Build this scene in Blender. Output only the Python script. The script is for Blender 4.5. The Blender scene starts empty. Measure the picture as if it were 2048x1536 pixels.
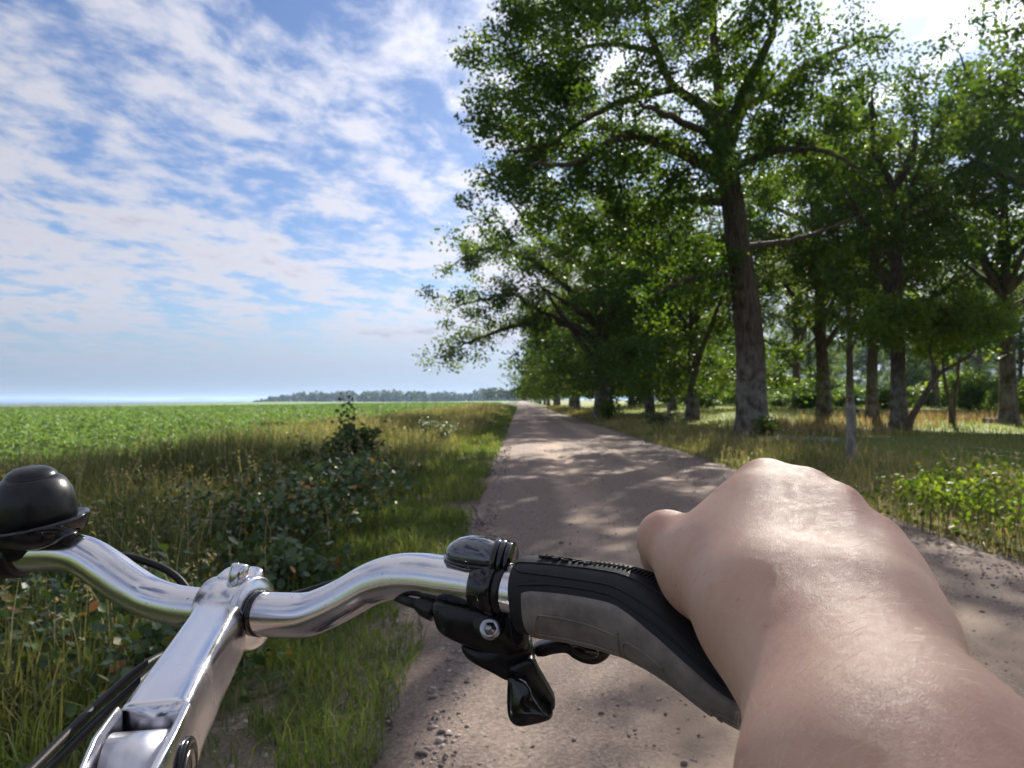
import bpy, bmesh, math
import numpy as np
from mathutils import Vector, Matrix, Euler, Quaternion
R = math.radians
scene = bpy.context.scene

# ------------------------------------------------------------------ camera
FPX = 1540.0                      # focal length in photo pixels (2048 wide)
CAM_H = 1.25
cam_data = bpy.data.cameras.new('camera')
cam = bpy.data.objects.new('camera', cam_data)
scene.collection.objects.link(cam)
cam.location = (0, 0, CAM_H)
cam.rotation_euler = (R(90 + 1.19), 0, R(0.595))
cam_data.sensor_width = 36
cam_data.lens = 36 * FPX / 2048
cam_data.clip_start = 0.02
cam_data.clip_end = 60000
cam_data.dof.use_dof = True
cam_data.dof.focus_distance = 0.40
cam_data.dof.aperture_fstop = 24
scene.camera = cam
CM = Matrix.Translation(cam.location) @ cam.rotation_euler.to_matrix().to_4x4()
CMn = np.array(CM)

# ------------------------------------------------------------------ sky and sun
SUN_EL, SUN_AZ = R(30), R(22)
S = Vector((math.sin(SUN_AZ) * math.cos(SUN_EL), math.cos(SUN_AZ) * math.cos(SUN_EL), math.sin(SUN_EL)))
world = bpy.data.worlds.new('World')
scene.world = world
world.use_nodes = True
wt = world.node_tree
wt.nodes.clear()


class NT:
    """small helper to write node trees"""
    def __init__(self, tree): self.t = tree
    def n(self, kind, **kw):
        nd = self.t.nodes.new(kind)
        for k, v in kw.items(): setattr(nd, k, v)
        return nd
    def l(self, a, b): self.t.links.new(a, b)
    def put(self, sock, v):
        if isinstance(v, bpy.types.NodeSocket): self.l(v, sock)
        elif v is not None: sock.default_value = v
    def math(self, op, a, b=None, c=None, clamp=False):
        m = self.n('ShaderNodeMath', operation=op, use_clamp=clamp)
        self.put(m.inputs[0], a); self.put(m.inputs[1], b)
        if c is not None: self.put(m.inputs[2], c)
        return m.outputs[0]
    def vmath(self, op, a, b=None):
        m = self.n('ShaderNodeVectorMath', operation=op)
        self.put(m.inputs[0], a); self.put(m.inputs[1], b)
        return m.outputs[1] if op in ('DOT_PRODUCT', 'LENGTH') else m.outputs[0]
    def mix(self, f, a, b, blend='MIX'):
        m = self.n('ShaderNodeMix', data_type='RGBA', blend_type=blend)
        self.put(m.inputs[0], f); self.put(m.inputs[6], a); self.put(m.inputs[7], b)
        return m.outputs[2]
    def noise(self, vec, scale, detail=4, rough=0.55, dist=0.0, dim='3D'):
        m = self.n('ShaderNodeTexNoise', noise_dimensions=dim)
        if vec is not None: self.l(vec, m.inputs['Vector'])
        m.inputs['Scale'].default_value = scale; m.inputs['Detail'].default_value = detail
        m.inputs['Roughness'].default_value = rough; m.inputs['Distortion'].default_value = dist
        return m.outputs[0]
    def ramp(self, f, stops):
        m = self.n('ShaderNodeValToRGB')
        el = m.color_ramp.elements
        while len(el) < len(stops): el.new(0.5)
        for e, (p, c) in zip(el, stops):
            e.position = p
            e.color = tuple(c) + (1,) if len(c) == 3 else c
        self.put(m.inputs[0], f)
        return m.outputs[0]
    def maprange(self, v, a, b, c=0.0, d=1.0, smooth=True):
        m = self.n('ShaderNodeMapRange', interpolation_type='SMOOTHSTEP' if smooth else 'LINEAR')
        self.put(m.inputs[0], v)
        for i, x in enumerate((a, b, c, d)): self.put(m.inputs[1 + i], x)
        return m.outputs[0]


w = NT(wt)
sky = w.n('ShaderNodeTexSky', sky_type='NISHITA', sun_disc=False, sun_elevation=SUN_EL, sun_rotation=SUN_AZ,
          altitude=20, air_density=1.0, dust_density=0.6, ozone_density=1.6)
co = w.n('ShaderNodeTexCoord').outputs['Generated']
sep = w.n('ShaderNodeSeparateXYZ'); w.l(co, sep.inputs[0])
dx, dy, dz = sep.outputs
zz = w.math('ADD', w.math('MAXIMUM', dz, 0.0), 0.075)
cb = w.n('ShaderNodeCombineXYZ')
w.l(w.math('DIVIDE', dx, zz), cb.inputs[0]); w.l(w.math('DIVIDE', dy, zz), cb.inputs[1])
mp = w.n('ShaderNodeMapping'); w.l(cb.outputs[0], mp.inputs[0])
mp.inputs['Rotation'].default_value = (0, 0, R(-38)); mp.inputs['Scale'].default_value = (0.92, 0.60, 1.0)
mp.inputs['Location'].default_value = (0.35, 1.9, 0)
big = w.noise(mp.outputs[0], 0.62, 3, 0.5, 0.3)
mid = w.noise(mp.outputs[0], 2.7, 7, 0.60, 0.35)
mp2 = w.n('ShaderNodeMapping'); w.l(cb.outputs[0], mp2.inputs[0])
mp2.inputs['Rotation'].default_value = (0, 0, R(-20)); mp2.inputs['Scale'].default_value = (1.0, 0.75, 1.0)
fine = w.noise(mp2.outputs[0], 6.5, 6, 0.6, 0.2)
dens = w.math('ADD', w.math('ADD', w.math('MULTIPLY', big, 0.62), w.math('MULTIPLY', mid, 0.75)), w.math('MULTIPLY', fine, 0.46))
cover = w.maprange(dens, 0.775, 0.985)
cover = w.math('MULTIPLY', cover, 0.9)
horizon = w.maprange(dz, 0.01, 0.135, 1.0, 0.0)
sundot = w.math('MAXIMUM', w.vmath('DOT_PRODUCT', co, tuple(S)), 0.0)
glow = w.math('POWER', sundot, 5.0)
glow2 = w.math('POWER', sundot, 40.0)
shade = w.ramp(w.maprange(dens, 0.88, 1.22), [(0.0, (0.93, 0.935, 1.03)), (0.5, (0.88, 0.865, 0.95)), (1.0, (0.64, 0.63, 0.74))])
SKY_K, CLOUD = 0.034, 0.195
skyc = w.vmath('MULTIPLY', sky.outputs[0], (SKY_K * 0.62, SKY_K * 0.72, SKY_K * 0.93))
cl = w.n('ShaderNodeVectorMath', operation='SCALE'); w.l(shade, cl.inputs[0])
w.l(w.math('MULTIPLY', w.math('ADD', w.math('ADD', 1.0, w.math('MULTIPLY', glow, 1.0)), w.math('MULTIPLY', glow2, 3.0)), CLOUD), cl.inputs[3])
m1 = w.mix(cover, skyc, cl.outputs[0])
hz = w.n('ShaderNodeVectorMath', operation='SCALE'); hz.inputs[0].default_value = (0.58, 0.76, 1.06)
w.l(w.math('MULTIPLY', w.math('ADD', 1.0, w.math('MULTIPLY', glow, 0.7)), 0.155), hz.inputs[3])
m2 = w.mix(w.math('MULTIPLY', horizon, 0.8), m1, hz.outputs[0])
bg = w.n('ShaderNodeBackground'); w.l(m2, bg.inputs[0]); bg.inputs[1].default_value = 1.0
w.l(bg.outputs[0], w.n('ShaderNodeOutputWorld').inputs[0])

sun_data = bpy.data.lights.new('sun', 'SUN')
sun_data.energy = 3.8
sun_data.angle = R(0.55)
sun_data.color = (1.0, 0.93, 0.82)
sun = bpy.data.objects.new('sun', sun_data)
scene.collection.objects.link(sun)
sun.rotation_euler = S.to_track_quat('Z', 'Y').to_euler()
sun.location = S * 200

vs = scene.view_settings
vs.view_transform = 'Standard'; vs.look = 'None'; vs.exposure = 1.85; vs.gamma = 1.0
scene.cycles.max_bounces = 6
scene.cycles.diffuse_bounces = 3
scene.cycles.glossy_bounces = 4
scene.cycles.transmission_bounces = 4
scene.cycles.use_denoising = True
scene.cycles.sample_clamp_indirect = 6.0
scene.cycles.caustics_reflective = False
scene.cycles.caustics_refractive = False

# ------------------------------------------------------------------ helpers
def P(px, py, d):
    """camera-frame point (x right, y up, z = -depth) seen at a photo pixel at depth d metres"""
    return np.array([(px - 1024.0) / FPX * d, (768.0 - py) / FPX * d, -d])


def W(p):
    """camera frame -> world"""
    p = np.asarray(p, float)
    return p @ CMn[:3, :3].T + CMn[:3, 3]


def mk(name, V, faces, mat, parent=None, smooth=True, attr=None, mats=None, midx=None):
    """one mesh object; faces is one (n,k) array or a list of such arrays"""
    V = np.ascontiguousarray(V, dtype=np.float32).reshape(-1, 3)
    if isinstance(faces, np.ndarray): faces = [faces]
    faces = [np.asarray(f, dtype=np.int32) for f in faces if len(f)]
    me = bpy.data.meshes.new(name)
    me.vertices.add(len(V)); me.vertices.foreach_set('co', V.ravel())
    loops = np.concatenate([f.ravel() for f in faces])
    tot = np.concatenate([np.full(len(f), f.shape[1], np.int32) for f in faces])
    start = np.concatenate([[0], np.cumsum(tot)[:-1]]).astype(np.int32)
    me.loops.add(len(loops)); me.loops.foreach_set('vertex_index', loops)
    me.polygons.add(len(tot)); me.polygons.foreach_set('loop_start', start)
    if smooth: me.polygons.foreach_set('use_smooth', np.ones(len(tot), dtype=bool))
    for m in (mats or [mat]): me.materials.append(m)
    if midx is not None: me.polygons.foreach_set('material_index', np.asarray(midx, np.int32))
    me.update(calc_edges=True)
    if attr is not None:
        a = me.attributes.new('rnd', 'FLOAT', 'POINT'); a.data.foreach_set('value', np.ascontiguousarray(attr, dtype=np.float32))
    return link(name, me, parent)


def link(name, me, parent=None):
    o = bpy.data.objects.new(name, me)
    scene.collection.objects.link(o)
    if parent is not None:
        o.parent = parent
        t = Vector(parent.location)
        p = parent.parent
        while p is not None: p = p.parent
        o.matrix_parent_inverse = Matrix.Identity(4)
        if parent.type == 'EMPTY' and parent.get('world_children'):
            o.matrix_parent_inverse = Matrix.Translation(-t)
    return o


def tag(o, label, cat, group=None, kind=None):
    if label: o['label'] = label
    if cat: o['category'] = cat
    if group: o['group'] = group
    if kind: o['kind'] = kind
    return o


def empty(name, loc=(0, 0, 0), world_children=False):
    o = bpy.data.objects.new(name, None)
    scene.collection.objects.link(o)
    o.location = loc
    o.empty_display_size = 0.2
    if world_children: o['world_children'] = 1
    return o


def unit(v):
    v = np.asarray(v, float)
    return v / (np.linalg.norm(v, axis=-1, keepdims=True) + 1e-12)


def catmull(pts, n=8):
    pts = np.asarray(pts, float)
    q = np.vstack([2 * pts[0] - pts[1], pts, 2 * pts[-1] - pts[-2]])
    out = []
    for i in range(1, len(q) - 2):
        p0, p1, p2, p3 = q[i - 1:i + 3]
        for t in np.linspace(0, 1, n, endpoint=False):
            out.append(0.5 * ((2 * p1) + (-p0 + p2) * t + (2 * p0 - 5 * p1 + 4 * p2 - p3) * t * t + (-p0 + 3 * p1 - 3 * p2 + p3) * t ** 3))
    out.append(q[-2])
    return np.array(out)


def frames(path, ref=(0, 1, 0)):
    T = unit(np.gradient(path, axis=0))
    ref = np.asarray(ref, float)
    U = unit(np.cross(T, ref)); Vv = np.cross(U, T)
    return T, U, Vv


def tube(path, rad, sides=16, ref=(0, 1, 0), caps=True):
    path = np.asarray(path, float); n = len(path)
    rad = np.broadcast_to(np.asarray(rad, float), (n,))
    T, U, Vv = frames(path, ref)
    a = np.linspace(0, 2 * np.pi, sides, endpoint=False)
    ring = np.cos(a)[None, :, None] * U[:, None] + np.sin(a)[None, :, None] * Vv[:, None]
    V = (path[:, None] + ring * rad[:, None, None]).reshape(-1, 3)
    F = grid_faces(n, sides)
    fs = [F]
    if caps:
        fs.append(np.arange(sides)[None, ::-1]); fs.append((np.arange(sides) + (n - 1) * sides)[None])
    return V, fs


def grid_faces(n, m, wrap=True):
    i = np.arange(n - 1)[:, None]; j = np.arange(m if wrap else m - 1)[None]
    j2 = (j + 1) % m
    return np.stack([i * m + j, i * m + j2, (i + 1) * m + j2, (i + 1) * m + j], -1).reshape(-1, 4)


def merge(parts):
    """[(V, [faces...]), ...] -> one V, faces list"""
    Vs, by, off = [], {}, 0
    for V, fs in parts:
        if isinstance(fs, np.ndarray): fs = [fs]
        for f in fs:
            if len(f): by.setdefault(f.shape[1], []).append(np.asarray(f) + off)
        Vs.append(V); off += len(V)
    return np.vstack(Vs), [np.vstack(x) for x in by.values()]


def vnoise(x, y, seed=0):
    """smooth 2D value noise in -1..1"""
    x = np.asarray(x, float); y = np.asarray(y, float)
    xi = np.floor(x).astype(np.int64); yi = np.floor(y).astype(np.int64)
    fx = x - xi; fy = y - yi
    def h(a, b):
        n = (a * 374761393 + b * 668265263 + seed * 1442695) & 0x7fffffff
        n = ((n ^ (n >> 13)) * 1274126177) & 0x7fffffff
        return ((n ^ (n >> 16)) & 0xffff) / 32767.5 - 1
    u = fx * fx * (3 - 2 * fx); v = fy * fy * (3 - 2 * fy)
    return (h(xi, yi) * (1 - u) + h(xi + 1, yi) * u) * (1 - v) + (h(xi, yi + 1) * (1 - u) + h(xi + 1, yi + 1) * u) * v


def sstep(t):
    t = np.clip(t, 0, 1)
    return t * t * (3 - 2 * t)


# ------------------------------------------------------------------ materials
def material(name):
    m = bpy.data.materials.new(name); m.use_nodes = True
    t = NT(m.node_tree); m.node_tree.nodes.clear()
    out = t.n('ShaderNodeOutputMaterial')
    return m, t, out


def bump(t, h, strength, dist=0.01):
    b = t.n('ShaderNodeBump'); t.put(b.inputs['Height'], h)
    b.inputs['Strength'].default_value = strength; b.inputs['Distance'].default_value = dist
    return b.outputs[0]


def principled(t, out, color, rough=0.6, metal=0.0, spec=0.5, normal=None, **kw):
    p = t.n('ShaderNodeBsdfPrincipled')
    t.put(p.inputs['Base Color'], color); t.put(p.inputs['Roughness'], rough); t.put(p.inputs['Metallic'], metal)
    p.inputs['Specular IOR Level'].default_value = spec
    if normal is not None: t.l(normal, p.inputs['Normal'])
    for k, v in kw.items(): t.put(p.inputs[k], v)
    if out is not None: t.l(p.outputs[0], out.inputs[0])
    return p


def c4(c): return (c[0], c[1], c[2], 1)


def leaf_mat(name, stops, trans=0.4, rough=0.55, spec=0.2, tint=(1.25, 1.15, 0.45), vein=False):
    m, t, out = material(name)
    a = t.n('ShaderNodeAttribute', attribute_name='rnd').outputs['Fac']
    col = t.ramp(a, stops)
    oi = t.n('ShaderNodeObjectInfo').outputs['Random']
    hs = t.n('ShaderNodeHueSaturation'); t.l(col, hs.inputs['Color'])
    t.l(t.maprange(oi, 0, 1, 0.488, 0.512, False), hs.inputs['Hue']); t.l(t.maprange(oi, 0, 1, 1.1, 0.88, False), hs.inputs['Value'])
    col = hs.outputs[0]
    p = principled(t, None, col, rough, 0, spec)
    tr = t.n('ShaderNodeBsdfTranslucent'); t.l(t.mix(1.0, col, c4(tint), 'MULTIPLY'), tr.inputs[0])
    mx = t.n('ShaderNodeMixShader'); mx.inputs[0].default_value = trans
    t.l(p.outputs[0], mx.inputs[1]); t.l(tr.outputs[0], mx.inputs[2]); t.l(mx.outputs[0], out.inputs[0])
    return m


M = {}
M['oak_leaf'] = leaf_mat('oak_leaf', [(0, (0.030, 0.064, 0.016)), (0.5, (0.055, 0.100, 0.022)), (0.85, (0.090, 0.140, 0.030)), (1, (0.14, 0.17, 0.04))], 0.45, tint=(1.9, 1.75, 0.5))
M['hazel_leaf'] = leaf_mat('hazel_leaf', [(0, (0.05, 0.10, 0.02)), (0.6, (0.10, 0.17, 0.03)), (1, (0.19, 0.25, 0.05))], 0.5, tint=(1.6, 1.5, 0.5))
M['grass'] = leaf_mat('grass_blade', [(0, (0.080, 0.120, 0.034)), (0.5, (0.140, 0.190, 0.055)), (0.8, (0.21, 0.24, 0.085)), (1, (0.36, 0.31, 0.17))], 0.4, 0.6, 0.25, tint=(1.3, 1.3, 0.5))
M['tall_grass'] = leaf_mat('tall_grass', [(0, (0.085, 0.110, 0.036)), (0.40, (0.175, 0.185, 0.070)), (0.7, (0.31, 0.265, 0.13)), (1, (0.50, 0.41, 0.27))], 0.35, 0.6, 0.25, tint=(1.2, 1.2, 0.6))
M['bramble_leaf'] = leaf_mat('bramble_leaf', [(0, (0.030, 0.066, 0.030)), (0.5, (0.065, 0.11, 0.055)), (0.93, (0.085, 0.14, 0.04)), (0.96, (0.20, 0.20, 0.04)), (1, (0.38, 0.14, 0.05))], 0.25, 0.42, 0.4)
M['shrub_leaf'] = leaf_mat('shrub_leaf', [(0, (0.030, 0.062, 0.026)), (0.6, (0.06, 0.105, 0.038)), (1, (0.12, 0.17, 0.055))], 0.35, 0.45, 0.35)
M['crop_leaf'] = leaf_mat('crop_leaf', [(0, (0.105, 0.175, 0.050)), (0.5, (0.150, 0.235, 0.075)), (1, (0.205, 0.29, 0.11))], 0.35, 0.65, 0.15, tint=(1.15, 1.15, 0.6))
M['dry_fern'] = leaf_mat('dry_fern', [(0, (0.17, 0.12, 0.055)), (0.5, (0.28, 0.22, 0.10)), (1, (0.40, 0.34, 0.17))], 0.3, 0.7, 0.2, tint=(1.1, 1.0, 0.8))
M['petal'] = leaf_mat('petal', [(0, (0.55, 0.52, 0.40)), (1, (0.75, 0.72, 0.60))], 0.3, 0.6, 0.2, tint=(1, 1, 1))
M['far_leaf'] = leaf_mat('far_leaf', [(0, (0.028, 0.060, 0.022)), (0.6, (0.05, 0.09, 0.03)), (1, (0.09, 0.125, 0.045))], 0.3, 0.6, 0.2)


def bark(name, base, light, lichen=0.35):
    m, t, out = material(name)
    c = t.n('ShaderNodeTexCoord').outputs['Object']
    mpn = t.n('ShaderNodeMapping'); t.l(c, mpn.inputs[0]); mpn.inputs['Scale'].default_value = (1, 1, 0.18)
    n1 = t.noise(mpn.outputs[0], 14, 6, 0.65, 0.6)
    n2 = t.noise(c, 2.4, 6, 0.7)
    col = t.mix(t.maprange(n1, 0.38, 0.62), c4(base), c4(light))
    z = t.n('ShaderNodeSeparateXYZ'); t.l(c, z.inputs[0])
    lich = t.math('MULTIPLY', t.maprange(n2, 0.36, 0.66), t.maprange(z.outputs[2], 3.6, 1.4, 0.06, 1.0))
    col = t.mix(t.math('MULTIPLY', lich, lichen), col, (0.25, 0.25, 0.225, 1))
    principled(t, out, col, 0.9, 0, 0.2, bump(t, n1, 0.9, 0.05))
    return m


M['bark'] = bark('oak_bark', (0.035, 0.024, 0.018), (0.11, 0.078, 0.058), 0.75)
M['thin_bark'] = bark('thin_bark', (0.05, 0.035, 0.025), (0.13, 0.09, 0.065), 0.2)


def simple(name, color, rough=0.5, metal=0.0, spec=0.5, nscale=None, nstr=0.1, ndist=0.0005, var=0.0, **kw):
    m, t, out = material(name)
    c = t.n('ShaderNodeTexCoord').outputs['Object']
    nm = None; col = c4(color); rg = rough
    if nscale:
        nz = t.noise(c, nscale, 5, 0.6)
        nm = bump(t, nz, nstr, ndist)
        if var:
            n2 = t.noise(c, nscale * 0.13, 5, 0.6)
            col = t.mix(t.maprange(n2, 0.3, 0.7), c4([x * (1 - var) for x in color]), c4([min(1, x * (1 + var)) for x in color]))
            rg = t.maprange(n2, 0.3, 0.7, rough * 0.75, min(1, rough * 1.25))
    principled(t, out, col, rg, metal, spec, nm, **kw)
    return m


def chrome(name, base, rough):
    m, t, out = material(name)
    c = t.n('ShaderNodeTexCoord').outputs['Object']
    mpn = t.n('ShaderNodeMapping'); t.l(c, mpn.inputs[0]); mpn.inputs['Scale'].default_value = (0.15, 1, 1)
    n1 = t.noise(mpn.outputs[0], 900, 3, 0.6)
    n2 = t.noise(c, 28, 5, 0.65)
    dots = t.noise(c, 420, 2, 0.5)
    rg = t.math('ADD', t.maprange(n2, 0.35, 0.75, rough * 0.7, rough * 1.7), t.math('MULTIPLY', n1, 0.05))
    dirt = t.math('MULTIPLY', t.maprange(dots, 0.70, 0.76), t.maprange(n2, 0.42, 0.6))
    col = t.mix(t.math('MULTIPLY', dirt, 0.8), c4(base), (0.10, 0.085, 0.07, 1))
    principled(t, out, col, t.math('ADD', rg, t.math('MULTIPLY', dirt, 0.3)), t.math('SUBTRACT', 1.0, t.math('MULTIPLY', dirt, 0.7)), 0.5, bump(t, n1, 0.008, 0.0003))
    return m


M['bar_metal'] = chrome('polished_aluminium', (0.72, 0.71, 0.73), 0.15)
M['stem_metal'] = chrome('stem_aluminium', (0.72, 0.71, 0.73), 0.18)
M['barrel_metal'] = chrome('barrel_aluminium', (0.72, 0.72, 0.74), 0.36)
M['rubber'] = simple('black_rubber', (0.014, 0.014, 0.017), 0.55, 0, 0.28, 900, 0.25, 0.0004, 0.35)
M['plastic'] = simple('black_plastic', (0.007, 0.007, 0.008), 0.33, 0, 0.42, 500, 0.08, 0.0004, 0.25)
M['gloss_black'] = simple('gloss_black', (0.008, 0.008, 0.010), 0.10, 0, 0.6, 60, 0.02, 0.0005)
M['cable'] = simple('cable_sheath', (0.010, 0.010, 0.011), 0.5, 0, 0.35, 300, 0.1, 0.0003)
M['bolt'] = simple('bolt_steel', (0.42, 0.42, 0.44), 0.32, 1.0, 0.5, 700, 0.25, 0.0004, 0.3)
M['pad'] = simple('grey_rubber', (0.20, 0.168, 0.148), 0.62, 0, 0.3, 700, 0.35, 0.0005, 0.25)


def window_mat():
    m, t, out = material('tinted_window')
    principled(t, out, (0.07, 0.075, 0.09, 1), 0.06, 0.55, 0.8, **{'Coat Weight': 1.0, 'Coat Roughness': 0.03})
    return m
M['window'] = window_mat()


def skin_mat():
    m, t, out = material('skin')
    c = t.n('ShaderNodeTexCoord').outputs['Object']
    big = t.noise(c, 22, 4, 0.6); mot = t.noise(c, 150, 4, 0.6)
    col = t.ramp(t.math('ADD', t.math('MULTIPLY', big, 0.7), t.math('MULTIPLY', mot, 0.3)),
                 [(0.28, (0.45, 0.235, 0.165)), (0.5, (0.54, 0.315, 0.220)), (0.72, (0.59, 0.378, 0.268))])
    a = t.n('ShaderNodeAttribute', attribute_name='rnd').outputs['Fac']
    col = t.mix(t.math('MULTIPLY', a, 0.55), col, (0.50, 0.20, 0.155, 1))
    frk = t.noise(c, 330, 1, 0.4)
    col = t.mix(t.math('MULTIPLY', t.maprange(frk, 0.73, 0.78), 0.35), col, (0.30, 0.15, 0.09, 1))
    # fine skin creases: stretched cells across the back of the hand and the forearm
    mpn = t.n('ShaderNodeMapping'); t.l(c, mpn.inputs[0]); mpn.inputs['Rotation'].default_value = (0.5, 0.3, 0.4); mpn.inputs['Scale'].default_value = (0.55, 1.0, 1.25)
    vo = t.n('ShaderNodeTexVoronoi', feature='DISTANCE_TO_EDGE'); t.l(mpn.outputs[0], vo.inputs['Vector']); vo.inputs['Scale'].default_value = 1900
    vo2 = t.n('ShaderNodeTexVoronoi', feature='DISTANCE_TO_EDGE'); t.l(mpn.outputs[0], vo2.inputs['Vector']); vo2.inputs['Scale'].default_value = 1150
    wv = t.noise(mpn.outputs[0], 900, 4, 0.65, 0.8)
    h = t.math('ADD', t.math('ADD', t.math('MULTIPLY', t.math('MINIMUM', vo.outputs[0], 0.25), 1.6), t.math('MULTIPLY', t.math('MINIMUM', vo2.outputs[0], 0.16), 1.2)), t.math('MULTIPLY', wv, 0.8))
    rg = t.maprange(t.noise(c, 260, 3, 0.6), 0.3, 0.7, 0.40, 0.53)
    principled(t, out, col, rg, 0, 0.5, bump(t, h, 0.36, 0.0005),
               **{'Subsurface Weight': 0.35, 'Subsurface Radius': (0.006, 0.0022, 0.0012), 'Subsurface Scale': 0.6})
    return m
M['skin'] = skin_mat()
M['hair'] = simple('blond_hair', (0.78, 0.62, 0.42), 0.3, 0, 0.6)

# ------------------------------------------------------------------ ground
ROAD_L, ROAD_R = -0.47, 3.75
SEA_Z = -10.0


def coast(x, y): return x + 93 + 0.2276 * y          # below 0: past the edge of the field, down to the sea


def height(x, y):
    x = np.asarray(x, float); y = np.asarray(y, float)
    r = np.hypot(x, y)
    z = 0.55 * sstep((x - 6) / 10) * sstep((y - 28) / 30)
    z = z + 0.035 * vnoise(x / 2.3, y / 2.3, 3) * sstep(np.maximum((-0.6 - x), (x - 3.9)) / 1.5) * np.exp(-r / 200)
    z = z + 0.10 * vnoise(x / 7.0, y / 7.0, 5) * sstep((x - 6) / 3)
    z = z - 0.16 * np.exp(-((x + 3.0) / 0.9) ** 2)                      # shallow ditch in the verge
    z = z - 1.0 * sstep((-x - 12) / 110) - 12.5 * sstep(-coast(x, y) / 90.0) * (x < 0)
    return z


def axis(*segs):
    out = []
    for a, b, n in segs: out += list(np.linspace(a, b, n, endpoint=False))
    return np.array(out + [segs[-1][1]])


def sheet(name, xs, ys, dz, mat, zf=None):
    X, Y = np.meshgrid(xs, ys)
    Z = (zf(X, Y) if zf else height(X, Y)) + dz
    return mk(name, np.stack([X, Y, Z], -1), grid_faces(len(ys), len(xs), False), mat)


def ground_mat(name, stops, scale=3.0, bumpd=0.03, extra=None):
    m, t, out = material(name)
    c = t.n('ShaderNodeTexCoord').outputs['Object']
    a = t.noise(c, scale, 6, 0.65); b = t.noise(c, scale * 0.11, 4, 0.6)
    f = t.math('ADD', t.math('MULTIPLY', a, 0.6), t.math('MULTIPLY', b, 0.4))
    col = t.ramp(f, stops)
    if extra: col = extra(t, c, col)
    principled(t, out, col, 0.95, 0, 0.15, bump(t, t.noise(c, scale * 6, 5, 0.7), 0.8, bumpd))
    return m


def verge_extra(t, c, col):
    s = t.n('ShaderNodeSeparateXYZ'); t.l(c, s.inputs[0])
    nz = t.noise(c, 1.2, 4, 0.6)
    xx = t.math('ADD', s.outputs[0], t.math('MULTIPLY', t.math('SUBTRACT', nz, 0.5), 1.6))
    gravel = t.ramp(t.noise(c, 60, 5, 0.7), [(0.3, (0.10, 0.075, 0.065)), (0.5, (0.21, 0.17, 0.145)), (0.7, (0.33, 0.28, 0.24))])
    f = t.math('MULTIPLY', t.maprange(xx, -1.5, -0.75), t.maprange(xx, 4.6, 4.0))
    return t.mix(f, col, gravel)


M['ground'] = ground_mat('verge_soil', [(0.3, (0.035, 0.045, 0.018)), (0.5, (0.07, 0.085, 0.03)), (0.7, (0.13, 0.12, 0.06))], 4.0, 0.03, verge_extra)
M['meadow'] = ground_mat('meadow_turf', [(0.30, (0.090, 0.120, 0.035)), (0.48, (0.16, 0.19, 0.055)), (0.62, (0.23, 0.24, 0.085)), (0.75, (0.30, 0.26, 0.13))], 2.2, 0.04)
M['field'] = ground_mat('crop_ground', [(0.32, (0.10, 0.155, 0.045)), (0.5, (0.135, 0.195, 0.06)), (0.7, (0.165, 0.225, 0.075))], 1.2, 0.10)


def road_mat():
    m, t, out = material('gravel_road')
    c = t.n('ShaderNodeTexCoord').outputs['Object']
    s = t.n('ShaderNodeSeparateXYZ'); t.l(c, s.inputs[0])
    mpn = t.n('ShaderNodeMapping'); t.l(c, mpn.inputs[0]); mpn.inputs['Scale'].default_value = (1, 0.12, 1)
    streak = t.noise(mpn.outputs[0], 2.6, 5, 0.6, 0.3)
    blot = t.noise(c, 1.1, 5, 0.62)
    grain = t.noise(c, 55, 6, 0.75); fine = t.noise(c, 330, 3, 0.6)
    # packed wheel tracks are paler and smoother, the shoulders and crown keep loose stones
    x = t.math('ADD', s.outputs[0], t.math('MULTIPLY', t.math('SUBTRACT', blot, 0.5), 0.5))
    def band(c0, wd): return t.maprange(t.math('ABSOLUTE', t.math('SUBTRACT', x, c0)), wd * 0.35, wd, 1.0, 0.0)
    track = t.math('MAXIMUM', band(0.78, 0.42), band(2.40, 0.45))
    f = t.math('ADD', t.math('MULTIPLY', streak, 0.45), t.math('MULTIPLY', blot, 0.55))
    col = t.ramp(f, [(0.30, (0.215, 0.158, 0.125)), (0.5, (0.305, 0.228, 0.180)), (0.70, (0.385, 0.295, 0.235))])
    loose = t.ramp(grain, [(0.32, (0.105, 0.082, 0.076)), (0.5, (0.225, 0.175, 0.152)), (0.66, (0.38, 0.315, 0.275))])
    col = t.mix(t.maprange(track, 0.0, 1.0, 0.85, 0.12), col, loose)
    col = t.mix(t.math('MULTIPLY', track, t.maprange(streak, 0.35, 0.6, 0.15, 0.5)), col, (0.43, 0.34, 0.275, 1))
    vo = t.n('ShaderNodeTexVoronoi', feature='F1'); t.l(c, vo.inputs['Vector']); vo.inputs['Scale'].default_value = 26
    speck = t.math('MULTIPLY', t.maprange(vo.outputs['Distance'], 0.22, 0.10), t.maprange(t.noise(c, 9, 3, 0.6), 0.50, 0.62))
    col = t.mix(t.math('MULTIPLY', speck, 0.6), col, (0.085, 0.065, 0.06, 1))
    h = t.math('ADD', t.math('ADD', t.math('MULTIPLY', grain, 1.0), t.math('MULTIPLY', fine, 0.35)), t.math('MULTIPLY', speck, -0.7))
    principled(t, out, col, 0.93, 0, 0.2, bump(t, h, 1.0, 0.016))
    return m
M['road'] = road_mat()


def road_z(x, y):
    u = (x - ROAD_L) / (ROAD_R - ROAD_L)
    crown = 0.05 * (1 - (2 * u - 1) ** 2)
    ruts = -0.028 * (np.exp(-((x - 0.78) / 0.22) ** 2) + np.exp(-((x - 2.4) / 0.25) ** 2))
    return crown + ruts + (0.008 * vnoise(x * 2.2, y * 1.3, 8) + 0.004 * vnoise(x * 7, y * 7, 9)) * np.exp(-y / 60) - 0.02 * (u < 0.02) - 0.02 * (u > 0.98)


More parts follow.
